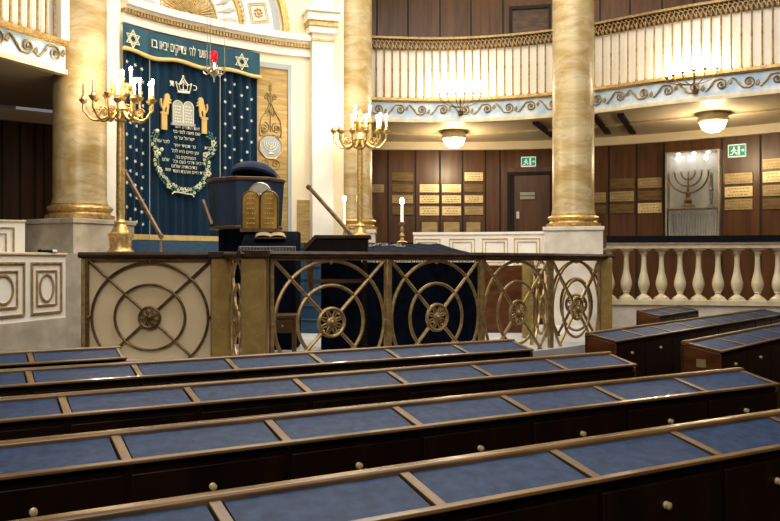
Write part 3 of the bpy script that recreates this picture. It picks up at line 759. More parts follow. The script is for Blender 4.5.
# cloth covered reading desk with the glass tablets
Y = 8.75
rx = (PX(243,Y)+PX(298,Y))/2; rw = (PX(298,Y)-PX(243,Y))/2
rd = thing('reading_desk', 'small desk under a navy fringed cloth in front of the blue pulpit', 'desk', (rx, Y, PF))
ztf, ztb = PZ(247,Y)-PF, PZ(231,Y)-PF
MB().profile([(-.22,0),(.28,0),(.28,ztb),(.12,ztb),(-.22,ztf)], -rw, rw).build('cloth_drape','navy',rd,bevel=.02)
mb = MB()
for k in range(40):
    x = lerp(-rw, rw, k/39); mb.tube([(x,-.232,ztf-.005),(x,-.236,ztf-.055)], .003, 3)
mb.tube([(-rw,-.23,ztf),(rw,-.23,ztf)], .006, 4)
mb.build('fringe','embrogrey',rd)
bx = PX(270,Y-.1); bz = PZ(239,Y)
bk = thing('open_book', 'open book lying on the navy cloth below the tablets', 'book', (bx, Y-.06, bz), R(8))
MB().profile([(-.10,.0),(.12,.045),(.12,.055),(-.10,.012)], -.17, .17).build('cover','midwood',bk)
mb = MB().grid(16, 4, lambda u, v: (lerp(-.155,.155,u), lerp(-.095,.11,v), lerp(.018,.062,v)+.018*abs(math.sin(u*2*PI))**.6))
mb.build('pages','paper',bk)
tx = (PX(242,8.85)+PX(278,8.85))/2; tz = PZ(232,8.85)
tb = thing('tablet_lamp', 'twin arched amber glass tablets in a brass frame, a half round crest on top', 'ornament', (tx, 8.85, tz))
hw = (PX(278,8.85)-PX(242,8.85))/2; hT = PZ(191,8.85)-tz
for sg in (-1,1):
    r = hw/2-.012; c = sg*hw/2
    P = [(c-r,.04),(c+r,.04)]+[(c+r*math.cos(a), hT-r+r*math.sin(a)) for a in [PI*j/12 for j in range(13)]]
    MB().prism(P, -.01, .01).build('glass_tablet','amber',tb)
mb = MB()
for sg in (-1,1):
    r = hw/2-.004; c = sg*hw/2
    P = [(c-r,0,.03),(c+r,0,.03)]+[(c+r*math.cos(a), 0, hT-r+r*math.sin(a)) for a in [PI*j/12 for j in range(13)]]
    mb.tube(P, .014, 6, closed=True)
mb.box(-hw-.015,hw+.015,-.05,.05,0,.035)
mb.build('brass_frame','darkiron',tb)
mb = MB(); r = .125
P = [(r*math.cos(a), hT-.035+r*math.sin(a)) for a in [PI*j/14 for j in range(15)]]
mb.prism(P, -.006, .006); cr = mb.build('crest','embrogrey',tb)
mb = MB(); mb.tube([(x,0,z) for x,z in P], .010, 6, closed=True)
for k in range(1,6): a = PI*k/6; mb.tube([(0,-.006,hT-.03),(r*math.cos(a),-.006,hT-.03+r*math.sin(a))], .004, 4)
mb.build('crest_rim','silver',cr)
for sg in (-1,1):
    mb = MB()
    for j in range(7):
        z = .09+j*.055; x = sg*hw/2-.045
        while x < sg*hw/2+.04: w = random.uniform(.012,.026); mb.box(x,x+w,-.014,-.009,z,z+.016); x += w+.009
    mb.build('tablet_script','gold',tb)

# ------------------------------------------------------------------ lectern on the bimah
Y = 7.72
lx = (PX(302,Y)+PX(371,Y))/2
le = thing('lectern', 'dark wooden lectern with a sloping top just behind the wheel railing', 'lectern', (lx, Y, PF), R(12))
le.rotation_euler = (0,0,0)
def lp_(px, py): return (PX(px,Y)-lx, PZ(py,Y)-PF)
MB().prism([lp_(302,250),lp_(316,235.5),lp_(371,235.5),lp_(371,239),lp_(318,239),lp_(306,251.5)], -.15, .20).build('sloping_top','caprail',le,bevel=.005)
MB().prism([lp_(312,247),lp_(318,239),lp_(368,239),lp_(368,257),lp_(312,257)], -.12, .16).build('case','darkwood',le)
MB().prism([lp_(306,251),lp_(313,246),lp_(313,292),lp_(309,288)], -.04, .0).build('bracket','endwood',le)
for y in (-.10,.12):
    mb = MB(); x = lp_(365,0)[0]; mb.box(x-.02,x+.02,y-.02,y+.02,0,lp_(0,257)[1]); mb.build('leg','darkwood',le)
x0_, z0_ = lp_(311,283); x1_, z1_ = lp_(365,279); MB().box(x0_,x1_,-.05,-.02,z0_,z1_).build('stretcher','midwood',le)

# small wooden table between railing and desk
Y = 8.15; x0, x1 = PX(268,Y), PX(298,Y)
tbw = (x1-x0)/2
t_ = thing('side_table', 'low brown wooden table with a drawer seen through the railing beside the marble post', 'table', ((x0+x1)/2, Y, PF), R(5))
zt = PZ(314,Y)-PF; zb = PZ(332,Y)-PF
MB().box(-tbw-.02,tbw+.02,-.16,.16,zt-.03,zt).build('tabletop','midwood',t_,bevel=.004)
MB().box(-tbw+.02,tbw-.02,-.13,.13,zb,zt-.03).build('apron','endwood',t_)
dr = MB().box(-tbw+.06,tbw-.06,-.14,-.13,zb+.02,zt-.05).build('drawer','midwood',t_)
MB().ball((0,-.15,(zb+zt)/2-.02), .012, 8, 6).build('knob','gold',dr)
for sx in (-1,1):
    for sy in (-1,1): MB().box(sx*(tbw-.04)-.02,sx*(tbw-.04)+.02,sy*.11-.02,sy*.11+.02,0,zb).build('leg','endwood',t_)

# big reading table with velvet cover
tbv = thing('bimah_table', 'large reading table draped to the floor in fringed navy velvet', 'table', (-.70, 8.02, PF), math.atan2(.9,1.69))
W_, D_ = 1.93, .85; hf, hb = PZ(255.5,8.5)-PF, PZ(243.5,9.3)-PF
mb = MB(); nx = 60; SK = .62
def drape(u, v):
    x = lerp(0,W_,u); y = -.012*math.sin(u*70)*(1-v) ; return (x, y, lerp(0,hf,v))
mb.grid(nx, 6, drape)
mb.grid(nx, 6, lambda u, v: (lerp(SK*v,W_,u), lerp(0,D_,v), lerp(hf,hb,v)+.004*math.sin(u*40+v*6)))
mb.grid(10, 6, lambda u, v: (SK*u, lerp(0,D_,u), lerp(0, lerp(hf,hb,u), v))); mb.grid(10, 6, lambda u, v: (W_, lerp(0,D_,u), lerp(0, lerp(hf,hb,u), v)))
mb.grid(nx, 4, lambda u, v: (lerp(SK,W_,u), D_, lerp(0,hb,v)))
mb.build('velvet_drape','navy',tbv,sharp=60)
MB().grid(30, 10, lambda u, v: (lerp(.45+.25*v,W_-.05,u), lerp(-.012,D_-.06,v), lerp(hf,hb,v*.93)+.012+.006*math.sin(u*31+v*9))).build('blue_top_cover','topcover',tbv,sharp=80)
mb = MB()
for k in range(90):
    x = lerp(.45,W_,k/89); mb.tube([(x,-.02,hf+.0),(x+random.uniform(-.004,.004),-.03,hf-.075)], .0042, 3)
mb.tube([(.45,-.018,hf+.004),(W_,-.018,hf+.004)], .009, 5)
mb.build('fringe','embro',tbv)
mb = MB()
for k in range(16):
    a = random.uniform(.7,1.25); b = random.uniform(.45,.7); mb.tube([(a,b,lerp(hf,hb,b/D_)+.022),(a+.08,b+.02,lerp(hf,hb,(b+.02)/D_)+.022),(a+.1,b+.06,lerp(hf,hb,(b+.06)/D_)+.022)], .006, 4)
mb.build('gold_embroidery','embrogrey',tbv)
candlestick(402, 203, 243, 9.8, PZ(243,9.8)+.0, 'brass candlestick with one lit white candle behind the fringed velvet table')
MB().box(PX(402,9.8)-.14,PX(402,9.8)+.14,9.66,9.95,PF,PZ(243,9.8)).build('pedestal','navy',None,'dark cloth covered pedestal under the single candlestick behind the table','pedestal')
candlestick(344.5, 200, 236, 12.3, 1.72, 'single lit candle before the middle column, left of the gilt candelabrum')

# ------------------------------------------------------------------ railing round the bimah
rl = thing('bimah_railing', 'gilded iron railing of concentric rings and crossed bars round the reading platform', 'railing', (-.2, 7.2, PF-.17))
ZB, ZT = .434, 1.586
def panel(p, q_, back=False, mat='iron', med=True, flip=1):
    p = Vector(p); q_ = Vector(q_); d = q_-p; W = d.length; t = d.normalized(); ang = math.atan2(t.y, t.x)
    T = Matrix.Translation((p.x,p.y,0)) @ Matrix.Rotation(ang, 4, 'Z')
    c = W/2; zc = (ZT+ZB)/2; H = (ZT-ZB)/2
    mb = MB(); mb.T = T; y = 0
    for x in (.02, W-.02): mb.box(x-.014,x+.014,-.018,.018,ZB,ZT)
    for z in (ZB+.01, ZT-.01): mb.box(.02,W-.02,-.016,.016,z-.012,z+.012)
    pan = mb.build('iron_panel',mat,rl,world=True)
    rt = .0135 if back else .0175; rm = .10 if back else .125
    for a, b in ((.465*W, .955*H), (.278*W, .575*H)) if not back else ((.45*W, .93*H), (.272*W, .555*H)):
        mb = MB(); mb.T = T; mb.tube([(c+a*math.cos(w), 0, zc+b*math.sin(w)) for w in [2*PI*j/56 for j in range(56)]], rt, 6, closed=True, ry=.015)
        mb.build('ring',mat,pan,world=True)
    for sg in (-1,1):
        mb = MB(); mb.T = T; k = .12
        for e in (-1,1):
            mb.tube([(c+e*.07, 0, zc+e*sg*.07), (c+e*(c-.035), 0, zc+e*sg*(H-.02))], rt, 6)
        mb.build('diagonal_bar',mat,pan,world=True)
    mb = MB(); mb.T = T; r = rm; kk = rm/.125
    for rr, th in ((r,.018*kk),(.03*kk,.02*kk)): mb.tube([(c+rr*math.cos(w), -.01, zc+rr*math.sin(w)) for w in [2*PI*j/28 for j in range(28)]], th, 6, closed=True)
    for j in range(8):
        w = j*PI/4+PI/8
        mb.tube([(c+.03*kk*math.cos(w),-.01,zc+.03*kk*math.sin(w)),(c+.065*kk*math.cos(w+.22),-.012,zc+.065*kk*math.sin(w+.22)),(c+.105*kk*math.cos(w+.1),-.01,zc+.105*kk*math.sin(w+.1)),(c+.105*kk*math.cos(w-.1),-.01,zc+.105*kk*math.sin(w-.1)),(c+.065*kk*math.cos(w-.22),-.012,zc+.065*kk*math.sin(w-.22))], .0095*kk, 5, closed=True)
    mb.ball((c,-.02,zc), .028, 8, 6)
    mb.build('medallion',mat,pan,world=True)
    mb = MB(); mb.T = T
    for x, z in ((c,ZT-.035),(c-.455*W-.028,zc),(c+.455*W+.028,zc),(c,ZB+.035)): mb.ball((x,0,z), .022, 8, 6)
    mb.build('link_ball',mat,pan,world=True)
    if back:
        mb = MB(); mb.T = T; mb.box(.03,W-.03,.03,.05,ZB,ZT-.005); mb.build('cream_board','panelcream',rl,world=True)
    return pan
def post(x, y, w, mat, z0=PF-.17, z1=1.60, rz=0, name='post'):
    mb = MB(); mb.T = Matrix.Translation((x,y,0)) @ Matrix.Rotation(rz,4,'Z'); mb.box(-w/2,w/2,-w/2,w/2,z0,z1); return mb.build(name,mat,rl,world=True,bevel=.006)
def cap(pts, w=.06):
    mb = MB(); n = len(pts)
    P = [Vector(p) for p in pts]
    for i in range(n-1):
        a, b = P[i], P[i+1]; t = (b-a).normalized(); a = a-t*.02; b = b+t*.02; L = (b-a).length
        mb.T = Matrix.Translation((a.x,a.y,0)) @ Matrix.Rotation(math.atan2(t.y,t.x),4,'Z')
        mb.profile([(-w,1.60),(-w-.006,1.62),(-w*.8,1.645),(w*.8,1.645),(w+.006,1.62),(w,1.60),(w*.6,1.588),(-w*.6,1.588)], 0, L)
    mb.T = None
    return mb.build('handrail','caprail',rl,world=True)
panel((-2.97,7.70), (-1.71,7.70), back=True, mat='darkiron')
panel((-1.035,6.795), (-.02,7.38)); panel((-.02,7.38), (.93,8.05)); panel((.93,8.05), (1.78,8.75)); panel((1.78,8.75), (2.55,9.60))
panel((1.62,9.05), (2.05,10.15)); panel((2.05,10.2), (2.70,9.95), mat='darkiron')
# short return panel in the gap between the two marble posts
panel((-1.53,7.58), (-1.255,6.87))
for x, y in ((-2.985,7.70),(-.02,7.38),(.93,8.05),(1.78,8.75)): post(x, y, .042, 'iron', z1=1.59, rz=R(30))
post(-1.63, 7.70, .185, 'pmarble', name='marble_post'); post(-1.152, 6.76, .205, 'pmarble', rz=R(0), name='marble_post')
post(2.64, 9.72, .15, 'pmarble', name='marble_post'); post(1.72, 9.9, .12, 'pmarble', name='marble_post')
cap([(-3.0,7.70),(-1.55,7.70)]); cap([(-1.63,7.78),(-1.152,6.74)]); cap([(-1.26,6.68),(-1.0,6.81),(-.02,7.38),(.93,8.05),(1.78,8.75),(2.56,9.62),(2.72,9.78)])
cap([(1.62,9.05),(2.05,10.18),(2.70,9.95)], .03)
post(-1.63, 7.70, .24, 'caprail', 1.588, 1.65, name='post_cap'); post(-1.152, 6.76, .26, 'caprail', 1.588, 1.65, name='post_cap')

# wood dado and white panelled parapet behind the bimah
par = Path([(.38,12.75),(1.5,12.65),(2.45,12.35)])
MBp = par.sweep(0, par.L, 0, .12, 1.45, 2.01, 6)
wp_ = MBp.build('parapet','white',None,'low white parapet with square gilt mouldings left of the right marble column','parapet')
wp_root = thing('parapet', 'low white parapet with gilt square mouldings between the candle and the right marble column', 'parapet', (1.4,12.6,1.45))
bpy.data.objects.remove(wp_)
par.sweep(0, par.L, 0, .12, 1.45, 2.01, 6).build('wall_body','white',wp_root,world=True)
par.sweep(-.01, par.L, -.02, .14, 1.99, 2.03, 6).build('coping','white',wp_root,world=True)
for cxp in (427.5, 462, 495, 527):
    s = par.px(cxp)
    mb = MB()
    for e, f in ((.20,0),(.15,.05)): mb.tube([(s-e,-.006,1.50+f),(s+e,-.006,1.50+f),(s+e,-.006,1.92-f),(s-e,-.006,1.92-f)], .009, 4, closed=True)
    par.bend(mb).build('gilt_moulding','gold',wp_root,world=True)
par.sweep(0, par.L, -.0, .1, 0, 1.45, 6).build('trim_19','endwood',**S)
MB().box(1.25,1.95,10.6,10.66,PF,1.5).build('trim_20','endwood',**S)

# ------------------------------------------------------------------ left low walls
def low_wall(a, b, label, zt, zp, panels, oval, wid=.10, z0=0):
    a = Vector(a); b = Vector(b); t = (b-a).normalized(); L = (b-a).length
    root = thing('low_wall', label, 'wall', (a.x,a.y,z0), math.atan2(t.y,t.x))
    MB().box(0,L,0,wid,zp-z0,zt-z0).build('white_panel','white',root)
    MB().box(-.01,L+.01,-.015,wid+.01,zt-z0,zt-z0+.025).build('coping','sill',root,bevel=.005)
    MB().box(0,L,-.02,wid,0,zp-z0).build('stone_base','stone',root)
    for x0, x1 in panels:
        mb = MB(); zl, zh = zp-z0+.06, zt-z0-.07; th = .011
        mb.tube([(x0,-.004,zl),(x1,-.004,zl),(x1,-.004,zh),(x0,-.004,zh)], .016, 4, closed=True)
        w = (x1-x0)*.17; mb.tube([(x0+w,-.004,zl+.07),(x1-w,-.004,zl+.07),(x1-w,-.004,zh-.07),(x0+w,-.004,zh-.07)], .013, 4, closed=True)
        if oval:
            c = (x0+x1)/2; cz = (zl+zh)/2; mb.tube([(c+(x1-x0)*.23*math.cos(k*PI/12),-.004,cz+(zh-zl)*.27*math.sin(k*PI/12)) for k in range(24)], .012, 4, closed=True)
        mb.build('moulding','iron',root)
    return root
# endpoints: the wall runs away from the viewer along the left side
a = Vector((-3.02,5.35)); b = Vector((-3.06,7.42))
low_wall((-3.34,6.30), (-3.055,7.44), 'white low wall with oval gilt mouldings on a grey stone base at the left edge', 1.61, 1.03, [(.10,.60),(.70,1.10)], True)
low_wall((-4.95,9.0), (-4.32,9.35), 'short white wall with square gilt moulding beside the leftmost plinth', 2.02, 1.2, [(.12,.60)], False)
c_ = thing('glasses_case', 'small black and white case lying on top of the white low wall', 'case', (-3.12,7.2,1.636), R(70))
MB().box(-.1,.04,-.025,.025,0,.028).build('black_half','black',c_,bevel=.008); MB().box(.04,.10,-.024,.024,0,.026).build('white_half','white',c_,bevel=.008)

# ------------------------------------------------------------------ balustrade on the right
bp = Path([(3.32,12.19),(4.6,12.0),(6.2,11.6),(7.8,10.9)])
bs = thing('stone_balustrade', 'cream stone balustrade with vase shaped balusters and a black top, right of the column', 'balustrade', (5.2,11.9,0))
bp.sweep(0, bp.L, -.16, .16, 1.85, 1.945).build('black_coping','black',bs,world=True)
mb = bp.sweep(0, bp.L, -.12, .12, 1.755, 1.85); bp.sweep(0, bp.L, -.14, .14, 1.82, 1.85, mb=mb)
mb.build('top_beam','sill',bs,world=True)
bp.sweep(0, bp.L, -.15, .15, .90, .97).build('sill','sill',bs,world=True)
bp.sweep(0, bp.L, -.11, .15, 0, .90).build('base_wall','lstone',bs,world=True)
prof = [(.10,.97),(.105,.99),(.10,1.015),(.072,1.03),(.045,1.055),(.038,1.075),(.055,1.09),(.05,1.10),(.072,1.14),(.088,1.20),(.086,1.25),(.07,1.32),(.05,1.40),(.04,1.50),(.038,1.62),(.042,1.66),(.058,1.68),(.05,1.69),(.075,1.72),(.085,1.755)]
for px in (609,626.3,643.8,661.5,680,698.5,718,737,757.5,778,799):
    s = bp.px(px); mb = MB(); mb.lathe(prof, (s,0,0), 18); mb.box(s-.095,s+.095,-.095,.095,1.73,1.757); mb.box(s-.10,s+.10,-.10,.10,.965,1.0)
    bp.bend(mb).build('baluster','sill',bs,world=True)

# ------------------------------------------------------------------ pew desks
def desk_row(loc, ang, n, pitch, label, depth=.222, h=.95, drop=.055, lend=True, endplate=False, group='rows of pew desks', studs=True):
    root = thing('pew_desk', label, 'pew desk', (*loc, 0), ang, None)
    L = n*pitch; D = depth+.045
    MB().box(.022,L-.022,-D+.02,-.01,.0,h-drop-.035).build('body','darkwood',root)
    if True:
        for x0, x1 in ((L-.022,L),(0,.022)):
            MB().profile([(-D+.004,0),(-.0,0),(-.0,h-.028),(-D+.004,h-drop-.028)], x0, x1).build('end_panel','endwood',root,bevel=.003)
    MB().profile([(0,h-.032),(0,h-.006),(-.008,h),(-.04,h),(-.048,h-.008),(-.048,h-.032)], -.002, L+.002).build('back_rail','railwood',root,bevel=.003)
    MB().box(0,L,-.02,-.004,.0,h-.03).build('back_board','endwood',root)
    zf = h-drop-.004; ms = drop-.016
    MB().profile([(-D+.004,zf-.014),(-D-.004,zf-.009),(-D-.002,zf+.001),(-D+.020,zf+.005),(-D+.020,zf-.014)], -.002, L+.002).build('front_lip','railwood',root,bevel=.002)
    ya, za, yb, zb = -.046, h-.012, -D+.02, zf
    for k in range(n):
        x0 = k*pitch+.024; x1 = (k+1)*pitch-.024
        MB().profile([(ya,za-.006),(ya,za-.02),(yb,zb-.02),(yb,zb-.004)], x0, x1).build('blue_top','felt',root)
        dr = MB().box(k*pitch+.012,(k+1)*pitch-.012,-D+.004,-D+.022,.12,h-drop-.05).build('door','darkwood',root,bevel=.003)
        kx_ = (k+.5)*pitch
        mb = MB(); mb.T = Matrix.Translation((kx_,-D+.004,h-drop-.125)) @ Matrix.Rotation(R(90),4,'X')
        mb.lathe([(.013,0),(.013,.004),(.008,.007),(.012,.011),(.0125,.016),(.006,.019)], n=12); mb.build('knob','brass',dr)
    for k in range(n+1):
        x = k*pitch; w = .0175
        if k == 0: x = .020
        if k == n: x = L-.020
        MB().profile([(ya,za-.001),(ya,za-.02),(yb-.01,zb-.02),(yb-.01,zb+.003)], x-w, x+w).build('divider','divwood',root,bevel=.003)
    MB().profile([(.02,.42),(.34,.42),(.34,.45),(.02,.45)], .05, L-.05).build('bench_seat','midwood',root)
    for k in range(0, n+1, 2): MB().box(max(.05,k*pitch-.02),max(.05,k*pitch-.02)+.03,.02,.30,0,.42).build('bench_bracket','darkwood',root)
    if endplate:
        MB().box(-.005,.0,-.19,-.12,h-.19,h-.13).build('brass_plate','brassmid',root)
    return root
TH = math.atan(.564); ct_, st_ = math.cos(TH), math.sin(TH); PT = .577
rows = [(2.34,.020,-3,8,'nearest long pew desk, running out of the picture at the lower right'),
        (3.40,-.002,-3,7,'second long pew desk from the camera, ending short of the right edge'),
        (4.50,-.034,-4,7,'third long pew desk from the camera, ending before the right hand desks'),
        (5.66,-.062,-5,7,'fourth long pew desk from the camera, directly before the wheel railing'),
        (6.78,-2.235,-2,2,'farthest and shortest of the left pew desks, below the white low wall')]
for Z0, off, k0, n, lab in rows:
    pt_ = .5655 if Z0 < 3 else .595 if Z0 > 6 else .577 if Z0 > 5 else .5705
    s = off+k0*pt_
    desk_row((s*ct_, Z0+s*st_), TH, n, pt_, lab+', blue topped', lend=True)
A2 = math.atan2(.74,.673)
desk_row((1.67,6.77), A2, 8, .585, 'middle pew desk on the right, slanting away from the railing post', depth=.245)
desk_row((2.22,6.03), A2, 7, .585, 'pew desk cut by the right edge, a square brass plate on its end', depth=.26, endplate=True)
desk_row((3.07,9.85), R(52), 3, .52, 'small pew desk directly under the stone balustrade', depth=.25)

# ------------------------------------------------------------------ things on the back wall
def on_wall(px0, px1, py0, py1):
    s0, s1 = backw.px(px0), backw.px(px1); Y = backw.at((s0+s1)/2)[0].y
    return s0, s1, PZ(py1,Y), PZ(py0,Y)
plaques = []
colc = {'a':(371,384,'column behind the middle marble column'),'b':(392,413,'second column from the middle marble column'),'c':(419.5,439,'third column from the middle marble column'),
        'd':(442,461,'fourth column from the middle marble column'),'e':(464.5,483,'column nearest the dark door'),
        'f':(593,606,'column half hidden by the right marble column'),'g':(610,634,'next column right of the marble column'),'h':(638,662,'column directly left of the menorah case'),
        'i':(725,753,'column directly right of the menorah case'),'j':(763,784,'column at the right edge')}
pd = [('a',184,193,'brassmid'),('b',172,182,'brassdim'),('b',184,193,'brassdim'),('b',195,204,'brassmid'),('b',206,215.5,'brassdim'),
      ('c',184,193,'brass'),('c',195,204,'brass'),('c',206,216,'brass'),('d',184,193,'brass'),('d',195,204,'brass'),('d',206,216,'brass'),
      ('e',172,181.5,'brass'),('e',184,193,'brassdim'),('e',195,203.5,'brass'),('e',206,215.5,'brassmid'),
      ('f',192,203,'brassmid'),('f',205,214,'brassdim'),('g',178,189,'brassdim'),('g',191,202,'brassmid'),('g',204,214,'brassdim'),
      ('h',177.5,188.5,'brassmid'),('h',190.5,201,'brassdim'),('h',202.5,213.5,'brass'),
      ('i',172.5,184.5,'brassmid'),('i',186,197.5,'brass'),('i',198.5,210.5,'brassmid'),
      ('j',158,169.5,'brassmid'),('j',171,183,'brass'),('j',184.5,196.5,'brassmid'),('j',198,210,'brassdim')]
cnt = {}
for c,*_ in pd: cnt[c] = cnt.get(c,0)+1
idx = {}; ordn = ['top','second','third','bottom']
for c, y0, y1, m in pd:
    i = idx.get(c,0); idx[c] = i+1; n = cnt[c]
    pos = 'only' if n == 1 else 'top' if i == 0 else 'bottom' if i == n-1 else ('middle' if n == 3 else ('upper middle' if i == 1 else 'lower middle'))
    x0, x1, where = colc[c]
    tone = {'brass':'bright','brassmid':'mid toned','brassdim':'dim'}[m]  # tone stands for how brightly each plaque reflects
    s0, s1, z0, z1 = on_wall(x0,x1,y0,y1)
    mid_ = backw.W((s0+s1)/2, z0, 0)
    root = thing('brass_plaque', f'{pos} {tone} brass plaque, {where}', 'plaque', tuple(mid_), 0, None)
    backw.sweep(s0, s1, -.03, 0, z0+.01, z1-.01, 2).build('plate',m,root,world=True,bevel=.003)
    if m == 'brass' or m == 'brassmid':
        mb = MB()
        for j in range(3):
            z = lerp(z0+.05, z1-.05, j/2); x = s0+.06+(j%2)*.03
            while x < s1-.08: w = random.uniform(.02,.06); mb.box(x,x+w,-.033,-.03,z-.006,z+.006); x += w+.02
        backw.bend(mb).build('engraving','brassdim',root,world=True)
# three glazed niches
for x0, x1, nm in ((421,438,'left'),(443,460,'middle'),(465.5,481,'right')):
    s0, s1, z0, z1 = on_wall(x0,x1,221,236)
    root = thing('wall_niche', f'small framed niche, {nm} of three in the panelling over the white parapet', 'niche', tuple(backw.W((s0+s1)/2, z0-.3, 0)))
    mb = MB(); mb.tube([(s0,-.02,z0-.3),(s1,-.02,z0-.3),(s1,-.02,z1),(s0,-.02,z1)], .022, 4, closed=True)
    backw.bend(mb).build('frame','midwood',root,world=True)
    backw.sweep(s0, s1, -.012, 0, z0-.3, z1, 1).build('pane','brassmid',root,world=True)
# doors
def door(px0, px1, py0, zb, n, sign, glossy):
    s0, s1, _, z1 = on_wall(px0,px1,py0,py0+1)
    root = thing(f'door_{n}', None, None, tuple(backw.W((s0+s1)/2, zb, 0))); root['kind'] = 'structure'
    backw.sweep(s0+.06, s1-.05, -.012, .0, zb, z1-.06, 2).build('leaf','midwood' if glossy else 'wallwood',root,world=True)
    mb = backw.sweep(s0, s0+.07, -.05, 0, zb, z1, 1); backw.sweep(s1-.05, s1, -.05, 0, zb, z1, 1, mb); backw.sweep(s0, s1, -.05, 0, z1-.07, z1, 2, mb)
    backw.sweep(s0+.07, s0+.16, -.02, 0, zb, z1-.07, 1, mb) if not glossy else None
    mb.build('frame','seam',root,world=True)
    mb = backw.sweep(s0-.09, s0, -.04, 0, zb, z1+.09, 1); backw.sweep(s1, s1+.09, -.04, 0, zb, z1+.09, 1, mb); backw.sweep(s0, s1, -.04, 0, z1, z1+.09, 2, mb)
    mb.build('architrave','wallwood',root,world=True)
    return s0, s1, z1, root
s0, s1, z1, d1_ = door(507,552,172,0,1,True,False)
mb = MB(); mb.box(s0+.2,s0+.26,-.06,-.012,z1-1.0,z1-.85); backw.bend(mb).build('hinge_plate','silver',d1_,world=True)
door(509,551,6,EYE+3.0,2,False,True)
def sign(px0,px1,py0,py1,label,name,small=False):
    s0, s1, z0, z1 = on_wall(px0,px1,py0,py1); w = s1-s0; h = z1-z0; cz = (z0+z1)/2
    root = thing(name, label, 'sign', tuple(backw.W((s0+s1)/2, z0, .0)))
    backw.sweep(s0, s1, -.06, 0, z0, z1, 1).build('panel','signw' if not small else 'embrogrey',root,world=True)
    if small:
        mb = shift(text_mesh('NOTAUSGANG', w*.135, .004), (s0+s1)/2, -.064, cz)
        mb2 = MB()
        backw.bend(mb).build('lettering','black',root,world=True)
        return
    backw.sweep(s0+w*.05, s1-w*.05, -.066, -.05, z0+h*.1, z1-h*.1, 1).build('green_field','sign',root,world=True)
    mb = MB(); y0, y1 = -.072, -.06
    c = s0+w*.33                                        # running figure
    mb.ball((c+w*.02,-.068,z1-h*.27), h*.08, 8, 5)
    X = lambda a: c+a*h; Zz = lambda a: z0+a*h
    mb.prism([(X(-.08),Zz(.62)),(X(.06),Zz(.66)),(X(.10),Zz(.42)),(X(-.04),Zz(.38))], y0, y1)
    mb.prism([(X(.02),Zz(.42)),(X(.10),Zz(.42)),(X(.24),Zz(.34)),(X(.22),Zz(.18)),(X(.16),Zz(.18)),(X(.16),Zz(.28))], y0, y1)
    mb.prism([(X(-.04),Zz(.42)),(X(.04),Zz(.38)),(X(-.10),Zz(.18)),(X(-.28),Zz(.2)),(X(-.28),Zz(.26)),(X(-.13),Zz(.26))], y0, y1)
    mb.prism([(X(.06),Zz(.64)),(X(.22),Zz(.52)),(X(.2),Zz(.46)),(X(.04),Zz(.58))], y0, y1)
    mb.prism([(X(-.08),Zz(.62)),(X(-.22),Zz(.46)),(X(-.17),Zz(.43)),(X(-.04),Zz(.55))], y0, y1)
    dx = s0+w*.56; mb.box(dx, dx+w*.12, y0, y1, Zz(.18), Zz(.82))
    ax = s0+w*.74; mb.prism([(ax,Zz(.45)),(ax+w*.10,Zz(.45)),(ax+w*.10,Zz(.34)),(ax+w*.19,Zz(.5)),(ax+w*.10,Zz(.66)),(ax+w*.10,Zz(.55)),(ax,Zz(.55))], y0, y1)
    backw.bend(mb).build('running_figure_and_arrow','signw',root,world=True)
sign(521,536,157,167,'green running man exit sign over the dark door','exit_sign')
sign(728.5,746.5,144.5,157.5,'green running man exit sign right of the menorah case','exit_sign')
sign(520,535,192.5,199.5,'small pale lettered plate on the dark door','door_plate',True)

# menorah showcase
s0, s1, z0, z1 = on_wall(670,721,154,236); z0 -= .10; zcase = z1
cs = thing('display_case', 'lit silver display case set in the wood panelling', 'display case', tuple(backw.W((s0+s1)/2, z0, .1)))
backw.sweep(s0, s1, -.02, 0, z0, z1, 3).build('backdrop','case',cs,world=True)
mb = backw.sweep(s0-.03, s0, -.30, 0, z0, z1, 1); backw.sweep(s1, s1+.03, -.30, 0, z0, z1, 1, mb); backw.sweep(s0-.03, s1+.03, -.30, 0, z1, z1+.03, 3, mb)
mb.build('frame','silver',cs,world=True)
_,_,zs,_ = on_wall(665,720,154,208)
backw.sweep(s0, s1, -.28, -.02, zs-.03, zs, 3).build('shelf','silver',cs,world=True)
mb = MB(); k = 18
for i in range(k):
    x = lerp(s0+.02, s1-.02, (i+.5)/k); mb.tube([(x,-.26,zs-.05),(x,-.26,z0)], .016, 5)
mb.tube([(lerp(s0+.02,s1-.02,i/60), -.28, zs-.16+.07*abs(math.sin(i/60*PI*7))) for i in range(61)], .013, 5)
backw.bend(mb).build('pleated_cloth','case',cs,world=True,sharp=80)
backw.sweep(s0, s1, -.298, -.29, z0, z1, 2).build('pane','glass',cs,world=True)
for i in range(3):
    x = lerp(s0, s1, (.22,.52,.8)[i]); mb = MB().lathe([(.03,z1-.02),(.03,z1),(.001,z1)], (x,-.2,0), 10); backw.bend(mb).build('spotlight','spot',cs,world=True)
